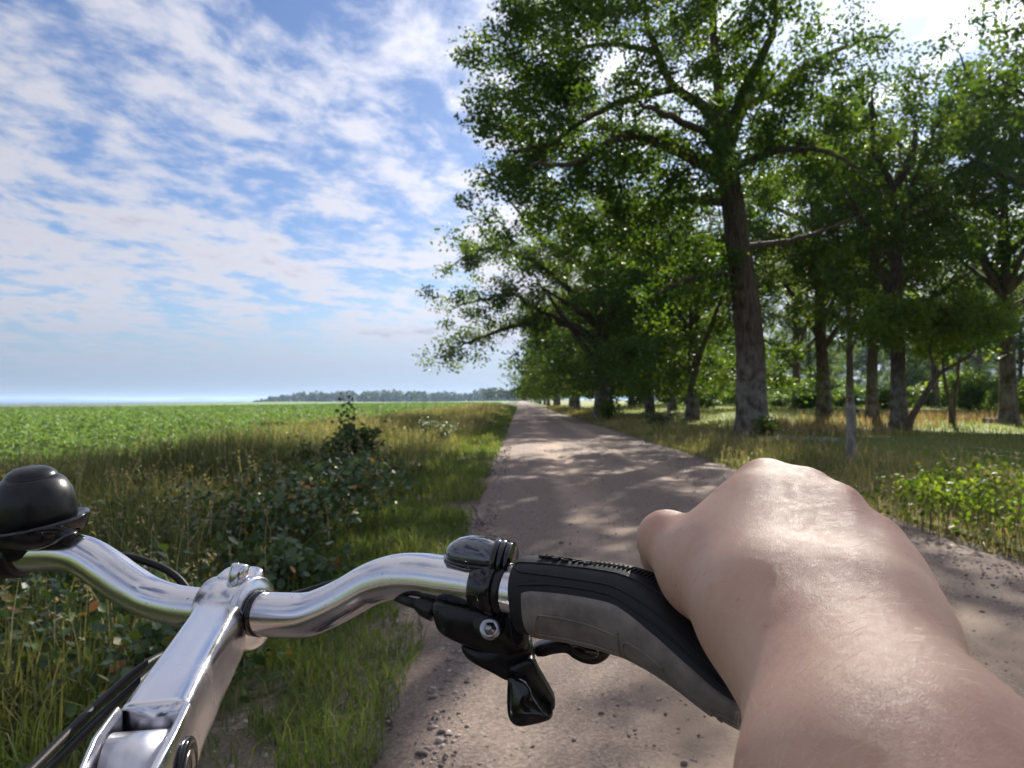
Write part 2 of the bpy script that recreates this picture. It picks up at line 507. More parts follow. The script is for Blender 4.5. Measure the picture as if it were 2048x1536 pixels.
xs = axis((-9000, -400, 6), (-400, -60, 40), (-60, -8, 26), (-8, 8, 48), (8, 60, 30), (60, 400, 10), (400, 9000, 6))
ys = axis((-300, -20, 6), (-20, 0, 10), (0, 20, 50), (20, 60, 40), (60, 300, 40), (300, 1000, 30), (1000, 9500, 8))
g = tag(sheet('ground', xs, ys, -0.03, M['ground']), 'grassy soil of the road verges and the land beyond', 'ground', kind='structure')
fx = axis((-420, -60, 60), (-60, -6.2, 40)); fy = axis((-120, 0, 12), (0, 60, 40), (60, 900, 70))
X, Y = np.meshgrid(fx, fy)
Z = height(X, Y) + 0.03 * sstep((-6.4 - X) / 2.0) - 0.005
tag(mk('crop_field', np.stack([X, Y, Z], -1), grid_faces(len(fy), len(fx), False), M['field']), 'wide green crop field stretching to the sea', 'field', kind='structure')
mx_ = axis((4.1, 8, 14), (8, 60, 40), (60, 260, 24)); my = axis((-60, 0, 12), (0, 60, 60), (60, 420, 50))
tag(sheet('meadow', mx_, my, 0.012, M['meadow']), 'sun-dappled meadow under the oak trees', 'meadow', kind='structure')
# road sheet with a ragged edge
ry = axis((-60, 0, 60), (0, 16, 240), (16, 60, 160), (60, 300, 90), (300, 900, 30)); ru = np.linspace(0, 1, 34)
U, Y = np.meshgrid(ru, ry)
edgeL = ROAD_L + 0.13 * vnoise(ry * 0.9, ry * 0, 21) + 0.05 * vnoise(ry * 4, ry * 0, 22)
edgeR = ROAD_R + 0.15 * vnoise(ry * 0.8, ry * 0, 23) + 0.05 * vnoise(ry * 4, ry * 0, 24)
X = edgeL[:, None] * (1 - U) + edgeR[:, None] * U
Z = road_z(ROAD_L + U * (ROAD_R - ROAD_L), Y) + 0.008
tag(mk('road', np.stack([X, Y, Z], -1), grid_faces(len(ry), len(ru), False), M['road']), 'pinkish brown gravel road with pale wheel tracks', 'road', kind='structure')


def sea_mat():
    m, t, out = material('sea_water')
    c = t.n('ShaderNodeTexCoord').outputs['Object']
    principled(t, out, (0.06, 0.12, 0.24, 1), 0.6, 0, 0.08, bump(t, t.noise(c, 0.05, 4, 0.6), 0.3, 1.0))
    return m
sx = np.array([-26000, -2000, -400, -60.]); sy = np.array([-500, 300, 2000, 26000.])
X, Y = np.meshgrid(sx, sy)
tag(mk('sea', np.stack([X, Y, X * 0 + SEA_Z], -1), grid_faces(4, 4, False), sea_mat()), 'strip of blue sea beyond the field', 'sea', kind='structure')
# low far coast across the water
ang = np.linspace(R(-75), R(-8), 120)
rr = 8600.0
hh = 21 + 9 * vnoise(ang * 30, ang * 0, 4) + 5 * vnoise(ang * 90, ang * 0, 6)
prof = [(0, 0.0), (60, 0.6), (300, 1.0), (900, 1.0), (1300, 0.0)]
V = np.array([[(rr + d) * np.sin(a), (rr + d) * np.cos(a), SEA_Z - 1 + h * k] for d, k in prof for a, h in zip(ang, hh)])
M['far_coast'] = ground_mat('far_coast', [(0.3, (0.03, 0.06, 0.03)), (0.7, (0.06, 0.09, 0.05))], 0.01, 2.0)
tag(mk('hills', V, grid_faces(len(prof), len(ang), False)[:, ::-1], M['far_coast']), 'low blue coast across the water', 'hills', kind='structure')

# ------------------------------------------------------------------ bicycle
GZ = 0.0
bike = empty('bicycle', tuple(W([-0.15, 0, -0.62])[:2]) + (0.0,), True)
tag(bike, 'city bicycle with polished aluminium handlebar, black bell, gear shifter and grey-padded grip', 'bicycle')


def cmk(name, parts, mat, parent, smooth=True):
    """mesh from camera-frame geometry"""
    V, F = merge(parts) if isinstance(parts, list) else parts
    return mk(name, W(V), F, mat, parent, smooth)


def finish(o, bevel=None, seg=3, subd=0, angle=30):
    """apply bevel / subdivision now, keep the object light afterwards"""
    if bevel:
        b = o.modifiers.new('b', 'BEVEL'); b.width = bevel; b.segments = seg; b.limit_method = 'ANGLE'; b.angle_limit = R(angle); b.harden_normals = True
    if subd:
        s_ = o.modifiers.new('s', 'SUBSURF'); s_.levels = subd; s_.render_levels = subd
    return o


# handlebar centre line: pixel, depth, half thickness in pixels
bar_pts = [(-140, 1118, .520, 35), (-60, 1113, .514, 36), (54, 1106, .505, 37), (112, 1103, .501, 38), (157, 1109, .498, 39), (186, 1122, .496, 40), (219, 1144, .493, 41), (257, 1171, .490, 41),
           (298, 1194, .487, 40), (348, 1209, .482, 39), (393, 1216, .477, 40), (450, 1222, .470, 42), (518, 1227, .462, 43), (564, 1230, .456, 44), (613, 1229, .450, 43.5),
           (651, 1216, .446, 42), (693, 1195, .442, 41), (735, 1171, .438, 41.5), (770, 1158, .434, 43), (805, 1152, .430, 44.5), (847, 1153, .426, 46), (888, 1159, .421, 47),
           (951, 1168, .412, 48), (1010, 1178, .404, 49), (1052, 1186, .398, 49.5), (1110, 1195, .390, 46), (1250, 1222, .372, 44), (1400, 1300, .348, 43)]
bp = catmull([P(a, b, c) for a, b, c, d in bar_pts], 6)
br = np.interp(np.linspace(0, len(bar_pts) - 1, len(bp)), range(len(bar_pts)), [d / FPX * c for a, b, c, d in bar_pts])
handlebar = cmk('handlebar', tube(bp, br, 36), M['bar_metal'], bike)


def bar_at(px):
    """centre, direction and radius of the bar at an image column"""
    x = np.array([p[0] for p in bar_pts]); 
    c = P(px, *[np.interp(px, x, [p[k] for p in bar_pts]) for k in (1, 2)])
    c2 = P(px + 8, *[np.interp(px + 8, x, [p[k] for p in bar_pts]) for k in (1, 2)])
    c1 = P(px - 8, *[np.interp(px - 8, x, [p[k] for p in bar_pts]) for k in (1, 2)])
    r = np.interp(px, x, [p[3] / FPX * p[2] for p in bar_pts])
    return c, unit(c2 - c1), r


def basis(T, ref):
    T = unit(T); Vv = unit(np.asarray(ref, float) - np.dot(ref, T) * T); U = np.cross(T, Vv)
    return T, Vv, U


def ring_band(c, T, r0, r1, half, sides=40, bev=0.0012):
    """closed band around an axis: rounded outer edges"""
    T, Vv, U = basis(T, (0, 1, 0))
    prof = [(-half, r0), (-half, r1 - bev), (-half + bev, r1), (half - bev, r1), (half, r1 - bev), (half, r0)]
    a = np.linspace(0, 2 * np.pi, sides, endpoint=False)
    ring = np.cos(a)[:, None] * U + np.sin(a)[:, None] * Vv
    V = np.vstack([c + T * h + ring * r for h, r in prof])
    F = grid_faces(len(prof), sides)
    return V, [F]


def loft(sections, close=True, caps=True):
    n, m = len(sections), len(sections[0])
    V = np.vstack(sections); fs = [grid_faces(n, m, close)]
    if caps: fs += [np.arange(m)[None, ::-1], (np.arange(m) + (n - 1) * m)[None]]
    return V, fs


def dense_loft(secs, n=5):
    A = np.array(secs); out = []
    for j in range(len(A) - 1):
        for t in np.linspace(0, 1, n, endpoint=False): out.append(A[j] * (1 - t) + A[j + 1] * t)
    return loft(out + [A[-1]])


def lathe(c, ax, ref, prof, sides=40):
    """prof: (height, radius) pairs along ax"""
    T, Vv, U = basis(ax, ref)
    a = np.linspace(0, 2 * np.pi, sides, endpoint=False)
    ring = np.cos(a)[:, None] * U + np.sin(a)[:, None] * Vv
    V = np.vstack([c + T * h + ring * max(r, 1e-5) for h, r in prof])
    return V, [grid_faces(len(prof), sides), np.arange(sides)[None, ::-1], (np.arange(sides) + (len(prof) - 1) * sides)[None]]


def rbox(c, ax, ay, az, hx, hy, hz, e=0.35, n=10):
    """rounded box / superellipsoid"""
    u = np.linspace(-np.pi / 2, np.pi / 2, n); v = np.linspace(-np.pi, np.pi, 2 * n, endpoint=False)
    def sp(a, k): return np.sign(a) * np.abs(a) ** k
    Uu, Vv = np.meshgrid(u, v, indexing='ij')
    x = sp(np.cos(Uu), e) * sp(np.cos(Vv), e); y = sp(np.cos(Uu), e) * sp(np.sin(Vv), e); z = sp(np.sin(Uu), e)
    V = np.asarray(c) + x[..., None] * hx * np.asarray(ax) + y[..., None] * hy * np.asarray(ay) + z[..., None] * hz * np.asarray(az)
    return V.reshape(-1, 3), [grid_faces(n, 2 * n)]


EX, EY, EZ = np.eye(3)
# --- stem
s0 = P(452, 1224, .470); s1 = P(278, 1560, .300)
sT = unit(s1 - s0); sL = np.linalg.norm(s1 - s0)
sW = unit(np.cross(EY, -sT)) * -1.0
if sW[0] < 0: sW = -sW
sH = unit(np.cross(sT, sW)); 
if sH[1] < 0: sH = -sH
HEX = np.array([(-11.5, 15.6), (-2, 16.2), (9.0, 16.0), (12.6, 12.2), (14.2, 3), (14.2, -10), (9, -16.5), (0, -17.5), (-9, -16.5), (-14.2, -10), (-14.2, 4), (-13.2, 12.5)]) / 1000


def smooth_ring(p, n=5):
    q = np.vstack([p[-1:], p, p[:2]]); out = []
    for i in range(1, len(q) - 2):
        p0, p1, p2, p3 = q[i - 1:i + 3]
        for t in np.linspace(0, 1, n, endpoint=False):
            out.append(0.5 * ((2 * p1) + (-p0 + p2) * t + (2 * p0 - 5 * p1 + 4 * p2 - p3) * t * t + (-p0 + 3 * p1 - 3 * p2 + p3) * t ** 3))
    return np.array(out)


def hexsec(t, kw, kh, dh=0.0):
    c = s0 + sT * t * sL
    h_ = smooth_ring(HEX)
    return c + h_[:, :1] * kw * sW + (h_[:, 1:] * kh + dh) * sH
stem = cmk('stem', dense_loft([hexsec(0.0, 1.0, .98, -.003), hexsec(0.10, 1.02, 1.06, -.004), hexsec(.22, .98, 1.10, -.004), hexsec(.45, 1.0, 1.08, -.002), hexsec(.70, 1.05, 1.08), hexsec(.855, 1.09, 1.09)]), M['stem_metal'], bike)
# forked rear end with two cheeks around the pivot barrel
def cheek(side):
    out = []
    for t, k in ((.855, 1.07), (.92, 1.09), (1.0, 1.10), (1.10, 1.0), (1.16, .78)):
        c = s0 + sT * t * sL
        w0, w1 = (.0098, .0152) if side > 0 else (-.0152, -.0122)
        o = np.array([(w0, .0165), ((w0 + w1) / 2, .0170), (w1 - .0012 * (side > 0), .0145), (w1, .004), (w1, -.012), (w0, -.018), (w0, 0)])
        out.append(c + o[:, :1] * k * sW + o[:, 1:] * k * sH)
    return loft(out)
for sd in (1, -1): finish(cmk('cheek', cheek(sd), M['stem_metal'], stem), 0.0012, 3, 0, 25)
pc = s0 + sT * 0.985 * sL
cmk('pivot_barrel', lathe(pc - sW * .0118, sW, sH, [(0, .0001), (0, .0165), (.021, .0165), (.021, .0001)]), M['barrel_metal'], stem)
cmk('stem_bottom', rbox(pc - sH * .012 - sT * .01, sW, sT, sH, .0135, .032, .008, .3), M['stem_metal'], stem)
cap = cmk('pivot_cap', lathe(pc - sH * .001 + sW * .0160, sW, sH, [(0, .0142), (.0016, .0142), (.0024, .0132), (.0024, .0108), (.0012, .0104), (.0012, .0001)]), M['gloss_black'], stem)
cmk('cap_ring', lathe(pc - sH * .001 + sW * .0160, sW, sH, [(.0011, .0094), (.0022, .0092), (.0022, .0084), (.0011, .0082)]), M['bolt'], cap)
# clamp round the bar
bc, bT, brr = bar_at(465)
clamp = cmk('bar_clamp', [ring_band(bc, bT, brr * .9, brr + .0075, .0165, 44, .003)], M['stem_metal'], stem)
cmk('clamp_lip', [ring_band(bar_at(506)[0], bar_at(506)[1], brr * .9, brr + .0088, .0026, 44, .0014)], M['stem_metal'], clamp)
lug_c = bc + EY * (brr + .0062) - EZ * .006
cmk('clamp_lug', [rbox(lug_c + bT * .003, bT, unit(EY + EZ * .35), np.cross(bT, unit(EY + EZ * .35)), .0145, .0052, .0085, .55, 12)], M['stem_metal'], clamp)
cmk('clamp_bolt', lathe(P(474, 1166, .462), unit(np.array([.15, 1, -.25])), EX, [(-.004, .0056), (.0092, .0056), (.0108, .0050), (.0114, .0040), (.0114, .0026), (.0085, .0024), (.0085, .0001)], 32), M['stem_metal'], clamp)
cmk('clamp_shim', [ring_band(bar_at(521)[0], bar_at(521)[1], bar_at(521)[2] * .9, bar_at(521)[2] + .0006, .0022, 40, .0003)], M['gloss_black'], clamp)
# --- steering column, fork and front wheel below the picture
col_top = W(pc - sH * .012)
axle = np.array([col_top[0] + 0.0, col_top[1] + 0.335, 0.345])
sd_dir = unit(np.array([0, 0.30, -1.0]))
q0, q1, q2 = col_top, col_top + sd_dir * 0.22, col_top + sd_dir * 0.36
mk('head_tube', *tube([q1, q2], .019, 20, (1, 0, 0)), M['gloss_black'], bike)
mk('steerer', *tube([q0, q1 + sd_dir * .01], .0125, 18, (1, 0, 0)), M['stem_metal'], bike)
for sx_ in (-1, 1):
    e = np.array([.055 * sx_, 0, 0])
    mk('fork_leg', *tube(catmull([q2 - sd_dir * .01, q2 + e * .9 + sd_dir * .02, (q2 + axle) / 2 + e, axle + e], 6), [.014] * 7 + [.012] * 6 + [.008] * 6, 14, (1, 0, 0)), M['gloss_black'], bike)


def torus(c, r, rt, n=64, m=12, sq=1.0):
    a = np.linspace(0, 2 * np.pi, n, endpoint=False); b = np.linspace(0, 2 * np.pi, m, endpoint=False)
    A, B = np.meshgrid(a, b, indexing='ij')
    rr_ = r + rt * np.cos(B)
    V = np.stack([rt * sq * np.sin(B), rr_ * np.cos(A), rr_ * np.sin(A)], -1) + c
    F = grid_faces(n + 1, m); F = F % (n * m)
    return V.reshape(-1, 3), [F]
wheel = mk('front_wheel', *torus(axle, .318, .022), M['rubber'], bike)
mk('rim', *torus(axle, .294, .009, 64, 8, 1.3), M['stem_metal'], wheel)
mk('hub', *tube([axle - [.05, 0, 0], axle + [.05, 0, 0]], .018, 16, (0, 0, 1)), M['stem_metal'], wheel)
sp = []
for k in range(32):
    a = k * 2 * np.pi / 32; a2 = a + (0.35 if k % 2 else -0.35)
    s_ = .03 * (1 if k % 4 < 2 else -1)
    sp.append(tube([axle + [s_, .017 * np.cos(a2), .017 * np.sin(a2)], axle + [0, .29 * np.cos(a), .29 * np.sin(a)]], .001, 4, (1, 0, 0)))
mk('spokes', *merge(sp), M['bolt'], wheel)['kind'] = 'stuff'

# --- bell on the left side of the bar
bell_c, bell_T, bell_r = bar_at(8)
bell = empty('bell', tuple(bike.location), True); bell.parent = bike; bell.matrix_parent_inverse = Matrix.Translation(-Vector(bike.location))
bup = unit(np.array([-.06, 1, .10]))
dome_c = P(72, 1040, .500)
DR = .0243
prof = [(-.0035, DR * .90), (.0, DR * .985), (.006, DR * 1.0), (.013, DR * .985), (.019, DR * .93), (.0245, DR * .82), (.0275, DR * .70), (.0284, DR * .655), (.0282, DR * .635), (.0300, DR * .615), (.0325, DR * .52), (.0345, DR * .36), (.0353, DR * .18), (.0355, 0)]
cmk('dome', lathe(dome_c, bup, EX, prof, 56), M['plastic'], bell)
# flared base plate under the dome, with a lifted lip on the right
a = np.linspace(0, 2 * np.pi, 56, endpoint=False); T_, V_, U_ = basis(bup, EX)
secs = []
for h, r, lift in ((-.0175, .30, 0), (-.016, .62, 0), (-.0125, .95, .0), (-.0085, 1.16, .0012), (-.0045, 1.24, .0050), (-.0030, 1.22, .0054), (-.0040, 1.14, .0045), (-.0050, .85, 0.001)):
    rg = np.cos(a)[:, None] * V_ + np.sin(a)[:, None] * U_
    k = 1 + 0.03 * np.cos(a)[:, None]
    secs.append(dome_c + T_ * (h + lift * (0.5 + 0.5 * np.cos(a))[:, None]) + rg * DR * r * k)
cmk('base_plate', loft(secs), M['gloss_black'], bell)
cmk('bell_neck', [rbox(dome_c - bup * .017 - EX * .010, EX, bup, np.cross(EX, bup), .020, .010, .011, .6, 12)], M['plastic'], bell)
cmk('bell_clamp', [ring_band(bar_at(6)[0], bar_at(6)[1], bell_r * .9, bell_r + .0036, .0160, 44, .0015)], M['plastic'], bell)
cmk('striker', tube(catmull([dome_c - EX * .024 - bup * .01 + EZ * .008, dome_c - EX * .034 - bup * .006 + EZ * .014, dome_c - EX * .044 + EZ * .016], 5), .0042, 14), M['plastic'], bell)

# --- gear shifter
shifter = empty('gear_shifter', tuple(bike.location), True); shifter.parent = bike; shifter.matrix_parent_inverse = Matrix.Translation(-Vector(bike.location))
sc_, sTt, sr_ = bar_at(981)
_, sUp, sFw = basis(sTt, EY)          # sUp: up across the bar, sFw: third axis
if sFw[2] < 0: sFw = -sFw             # towards the rider
cmk('clamp_band', [ring_band(sc_, sTt, sr_ * .92, sr_ + .0022, .0068, 48, .0009)], M['gloss_black'], shifter)
cmk('clamp_band_rim', [ring_band(bar_at(1011)[0], bar_at(1011)[1], bar_at(1011)[2] * .92, bar_at(1011)[2] + .0008, .0026, 48, .0004)], M['plastic'], shifter)


def outline_solid(pts, d, thick, tilt=0.0):
    """solid slab whose outline is given in photo pixels at depth d; thick = metres towards and away"""
    pts = np.array(pts, float)
    c = pts.mean(0)
    secs = []
    for k, dd in ((.86, -thick), (.97, -thick * .82), (1.0, -thick * .45), (1.0, thick * .45), (.97, thick * .82), (.86, thick)):
        secs.append(np.array([P(c[0] + (x - c[0]) * k, c[1] + (y - c[1]) * k, d) + np.array([0, 0, -dd + tilt * (x - c[0]) / FPX * d]) for x, y in pts]))
    return loft(secs)


def smooth_outline(pts, n=5):
    p = np.array(pts, float); p = np.vstack([p, p[:1]])
    q = np.vstack([p[-2], p, p[1]])
    out = []
    for i in range(1, len(q) - 2):
        p0, p1, p2, p3 = q[i - 1:i + 3]
        for t in np.linspace(0, 1, n, endpoint=False):
            out.append(0.5 * ((2 * p1) + (-p0 + p2) * t + (2 * p0 - 5 * p1 + 4 * p2 - p3) * t * t + (-p0 + 3 * p1 - 3 * p2 + p3) * t ** 3))
    return np.array(out)


body = cmk('housing', outline_solid(smooth_outline([(868, 1200), (900, 1201), (960, 1208), (1030, 1212), (1052, 1230), (1058, 1280), (1040, 1296), (1000, 1298), (940, 1284), (890, 1262), (872, 1240)], 4), .412, .011), M['plastic'], shifter)
cmk('lower_housing', outline_solid(smooth_outline([(925, 1282), (960, 1284), (1050, 1270), (1066, 1290), (1068, 1325), (1045, 1340), (1018, 1352), (985, 1336), (950, 1318), (930, 1302)], 4), .416, .0095), M['plastic'], shifter)
finish(cmk('bracket', outline_solid([(1016, 1225), (1046, 1230), (1052, 1262), (1046, 1284), (1034, 1294), (1022, 1280)], .398, .004), M['gloss_black'], shifter), .0008)
cmk('bolt_boss', lathe(P(978, 1246, .403), unit(-P(978, 1246, .403) + np.array([-.02, .0, 0])), EY, [(-.006, .0088), (.002, .0086), (.003, .0078), (.003, .0001)], 30), M['plastic'], shifter)
bh = P(981, 1258, .400); bax = unit(-bh + np.array([-.03, .02, 0]))
bolt = cmk('clamp_bolt', lathe(bh - bax * .003, bax, EY, [(0, .0057), (.0062, .0057), (.0072, .0050), (.0072, .0034)], 30), M['bolt'], shifter)
cmk('hex_socket', lathe(bh - bax * .003, bax, EY, [(.0073, .0035), (.0050, .0032), (.0045, .0001)], 6), M['bolt'], bolt)
# thumb lever that hangs below
cmk('thumb_lever_arm', outline_solid(smooth_outline([(1018, 1332), (1040, 1318), (1064, 1312), (1080, 1340), (1102, 1378), (1110, 1396), (1106, 1416), (1080, 1418), (1050, 1400), (1024, 1366)], 4), .405, .0055), M['plastic'], shifter)
cmk('thumb_lever', outline_solid(smooth_outline([(1018, 1352), (1034, 1350), (1056, 1360), (1068, 1386), (1090, 1412), (1104, 1412), (1098, 1424), (1066, 1437), (1036, 1444), (1018, 1432), (1014, 1400)], 4), .395, .0085, .25), M['gloss_black'], shifter)
# second lever in front of the bar
cmk('release_lever', outline_solid(smooth_outline([(1070, 1290), (1096, 1280), (1122, 1276), (1160, 1282), (1200, 1292), (1220, 1300), (1212, 1314), (1192, 1324), (1168, 1322), (1146, 1312), (1128, 1300), (1100, 1302), (1072, 1308)], 4), .425, .005), M['plastic'], shifter)
cmk('lever_pad', outline_solid(smooth_outline([(1140, 1286), (1170, 1286), (1196, 1298), (1192, 1312), (1166, 1314), (1146, 1302)], 4), .4185, .003), M['gloss_black'], shifter)
# gear window on top of the bar
ic = P(955, 1111, .414); ax = unit(P(1030, 1118, .409) - P(880, 1100, .420)); _, iu, iv = basis(ax, EY)
if iv[2] < 0: iv = -iv
def blob(c, ax, up, side, prof, zs=1.0):
    secs = []
    b = np.linspace(0, 2 * np.pi, 36, endpoint=False)
    for x, wv, hu, hd in prof:
        secs.append(np.array([c + ax * x + side * wv * np.cos(t) + up * (hu if np.sin(t) > 0 else hd) * np.sin(t) for t in b]))
    return loft(secs)
cmk('gear_window', blob(ic, ax, iu, iv, [(-.0178, .0004, .0003, .0003), (-.0172, .0040, .0026, .0020), (-.0150, .0080, .0056, .0036), (-.0105, .0110, .0086, .0048), (-.004, .0124, .0104, .0055), (.004, .0128, .0104, .0056), (.0112, .0124, .0086, .0058), (.0135, .0118, .0070, .0055), (.014, .0010, .0008, .0005)]), M['window'], shifter)
cmk('window_base', blob(ic - iu * .0030, ax, iu, iv, [(-.0182, .0030, .0012, .0015), (-.0155, .0092, .0022, .0030), (-.004, .0134, .0024, .0044), (.008, .0136, .0024, .0050), (.0145, .0128, .0024, .0048), (.0150, .002, .001, .001)]), M['gloss_black'], shifter)
for kx, ks in ((.0118, 1.04), (.0150, 1.0), (.0182, .93)):
    cmk('window_hood', blob(ic - iu * .0012, ax, iu, iv, [(kx - .0016, .0120 * ks, .0098 * ks, .006), (kx - .0012, .0134 * ks, .0112 * ks, .010), (kx + .0012, .0138 * ks, .0110 * ks, .014), (kx + .0017, .0130 * ks, .0100 * ks, .013)]), M['gloss_black'], shifter)
# cables
cmk('cable_boot', tube([P(872, 1226, .413), P(862, 1220, .414), P(846, 1213, .415), P(836, 1209, .415), P(833, 1208, .415), P(812, 1202, .4165)], [.0050, .0055, .0050, .0036, .0028, .0025], 18), M['plastic'], shifter)
def cable(pts, r): return cmk('cable', tube(catmull([P(*p) for p in pts], 10), r, 14), M['cable'], bike)
cable([(836, 1209, .415), (812, 1202, .4165), (785, 1190, .436), (740, 1165, .470), (680, 1165, .490), (610, 1184, .50), (540, 1204, .53), (470, 1240, .56), (400, 1290, .53), (310, 1318, .47), (200, 1405, .41), (62, 1540, .35), (-60, 1660, .31)], .0024)
cable([(20, 1135, .53), (120, 1112, .55), (240, 1112, .55), (300, 1126, .55), (345, 1148, .548), (374, 1180, .545), (384, 1230, .54), (360, 1290, .50), (280, 1362, .45), (190, 1445, .40), (95, 1540, .36), (0, 1640, .33)], .0026)

# --- ergonomic grip
grip_pts = [(1050, 1189, .3985, 70, .0178), (1054, 1189, .398, 75, .0192), (1075, 1190, .395, 76, .0194), (1150, 1199, .386, 78, .0196), (1250, 1218, .372, 84, .0205), (1330, 1250, .360, 80, .0235),
            (1410, 1304, .348, 66, .0265), (1480, 1358, .338, 56, .0285), (1560, 1402, .327, 50, .0285), (1640, 1432, .316, 46, .026), (1720, 1452, .306, 40, .021), (1730, 1455, .305, 20, .010)]
gp = np.array([P(a, b, c) for a, b, c, d, e in grip_pts])
gc = catmull(gp, 6)
ti = np.linspace(0, len(grip_pts) - 1, len(gc))
gb = np.interp(ti, range(len(grip_pts)), [d / FPX * c for a, b, c, d, e in grip_pts])
ga = np.interp(ti, range(len(grip_pts)), [e for a, b, c, d, e in grip_pts])
gT, gU, gV = frames(gc)
if gU[0][2] < 0: gU = -gU


def grip_pt(u, th, off=0.0):
    """point on the grip surface: u 0..1 along, th angle (0 = towards the rider, 90 = up)"""
    i = np.clip(u, 0, 1) * (len(gc) - 1)
    k = np.arange(len(gc))
    f = lambda A: np.stack([np.interp(i, k, A[:, j]) for j in range(3)], -1)
    a_, b_ = np.interp(i, k, ga) + off, np.interp(i, k, gb) + off
    e = 0.86
    cs, sn = np.cos(th), np.sin(th)
    return f(gc) + f(gU) * (a_ * np.sign(cs) * np.abs(cs) ** e)[..., None] + f(gV) * (b_ * np.sign(sn) * np.abs(sn) ** e)[..., None]


uu = np.linspace(0, 1, 70); tt = np.linspace(0, 2 * np.pi, 64, endpoint=False)
UU, TT = np.meshgrid(uu, tt, indexing='ij')
V = grip_pt(UU, TT)
grip = cmk('grip', (V.reshape(-1, 3), [grid_faces(70, 64), np.arange(64)[None, ::-1], (np.arange(64) + 69 * 64)[None]]), M['rubber'], bike)


def grip_patch(u0, u1, top, bot, off, nu=50, nt=18):
    """raised inlay with a rolled edge"""
    us = np.linspace(u0, u1, nu); k = np.linspace(0, 1, nt)
    th = np.array([[np.interp(u, *top) * (1 - kk) + np.interp(u, *bot) * kk for kk in k] for u in us])
    Us = np.repeat(us[:, None], nt, 1)
    # ragged left edge like the photo: a shallow bite
    Us[0] = Us[0]
    edge = np.minimum(np.minimum(np.arange(nu)[:, None], nu - 1 - np.arange(nu)[:, None]) / 1.0, np.minimum(np.arange(nt)[None], nt - 1 - np.arange(nt)[None]) / 1.0)
    o = np.where(edge < 1, -0.0006, np.where(edge < 2, off * .8, off))
    V = grip_pt(Us, th, o)
    return V.reshape(-1, 3), [grid_faces(nu, nt, False)]


d2r = np.pi / 180
top = ([.165, .20, .30, .38, .46, .55, .65, .78, .90], np.array([12, 20, 22, 22, 14, 14, 18, 22, 22]) * d2r)
bot = ([.165, .25, .40, .55, .70, .90], np.array([-82, -82, -78, -74, -70, -68]) * d2r)
pad = cmk('grey_pad', grip_patch(.175, .90, top, bot, .0011), M['pad'], grip)


def groove(pts, mat, r=.0006, off=.0012, parent=None, name='moulded_line'):
    pp = catmull([(u, th * d2r, 0) for u, th in pts], 8)
    V = grip_pt(pp[:, 0], pp[:, 1], off)
    return cmk(name, tube(V, r, 6), mat, parent)
groove([(.225, -8), (.215, -26), (.225, -42), (.33, -42), (.40, -44)], M['pad'], parent=pad)
groove([(.225, -8), (.30, -8), (.395, -12)], M['pad'], parent=pad)
groove([(.395, -6), (.40, -24), (.40, -44)], M['pad'], parent=pad)
groove([(.415, -46), (.415, -16), (.46, -12), (.52, -14)], M['pad'], parent=pad)
groove([(.415, -46), (.50, -44), (.58, -42), (.64, -40)], M['pad'], parent=pad)
groove([(.64, -14), (.64, -40)], M['pad'], parent=pad)
groove([(.66, -40), (.66, -14), (.75, -12), (.84, -12)], M['pad'], parent=pad)
groove([(.165, 46), (.13, 56), (.135, 66), (.20, 68), (.32, 68), (.44, 66), (.56, 62), (.70, 62), (.85, 62)], M['rubber'], .0005, .0001, grip)
groove([(.165, 46), (.26, 44), (.36, 43), (.45, 38), (.56, 36), (.70, 38), (.85, 40)], M['rubber'], .0005, .0001, grip)
groove([(.17, 24), (.26, 30), (.36, 30), (.44, 24), (.56, 24), (.70, 28), (.88, 30)], M['rubber'], .0006, .0001, grip)
for k in range(26):                    # small knurls along the top of the grip
    u = .30 + k * .0075
    p_ = grip_pt(np.array([u, u + .001]), np.array([82, 92]) * d2r, .0002)
    cmk('knurl', tube(p_, .0007, 6), M['rubber'], grip)
# raised lettering on the grip
fc = bpy.data.curves.new('lettering', 'FONT'); fc.body = 'SPECTRA'; fc.size = .0078; fc.extrude = .0009; fc.shear = 0.25; fc.align_x = 'CENTER'; fc.align_y = 'CENTER'
fo = bpy.data.objects.new('lettering_tmp', fc); scene.collection.objects.link(fo)
dg = bpy.context.evaluated_depsgraph_get()
tm = bpy.data.meshes.new_from_object(fo.evaluated_get(dg))
bpy.data.objects.remove(fo); bpy.data.curves.remove(fc)
tc = np.array([v.co for v in tm.vertices])
u_c, th_c = .262, 84 * d2r
o_ = grip_pt(np.array([u_c]), np.array([th_c]), .0003)[0]
tx = unit(grip_pt(np.array([u_c + .02]), np.array([th_c]))[0] - o_); ty = unit(grip_pt(np.array([u_c]), np.array([th_c + .15]))[0] - o_)
tn = unit(np.cross(tx, ty))
if tn[1] < 0: tn = -tn
tw = W(o_ + tc[:, :1] * tx + tc[:, 1:2] * ty + tc[:, 2:] * tn)
tm.vertices.foreach_set('co', tw.astype(np.float32).ravel()); tm.materials.clear(); tm.materials.append(M['rubber']); tm.name = 'lettering'; tm.update()
link('lettering', tm, grip)

# ------------------------------------------------------------------ rider's arm and hand
def rcone(p, a, ra, b, rb):
    """distance to a capsule whose radius runs from ra to rb"""
    ab = b - a; L2 = float(ab @ ab)
    t = np.clip(((p - a) @ ab) / L2, 0, 1)
    d = np.linalg.norm(p - (a + t[..., None] * ab), axis=-1)
    return d - (ra + (rb - ra) * t)


def smin(a, b, k):
    h = np.clip(0.5 + 0.5 * (b - a) / k, 0, 1)
    return b * (1 - h) + a * h - k * h * (1 - h)


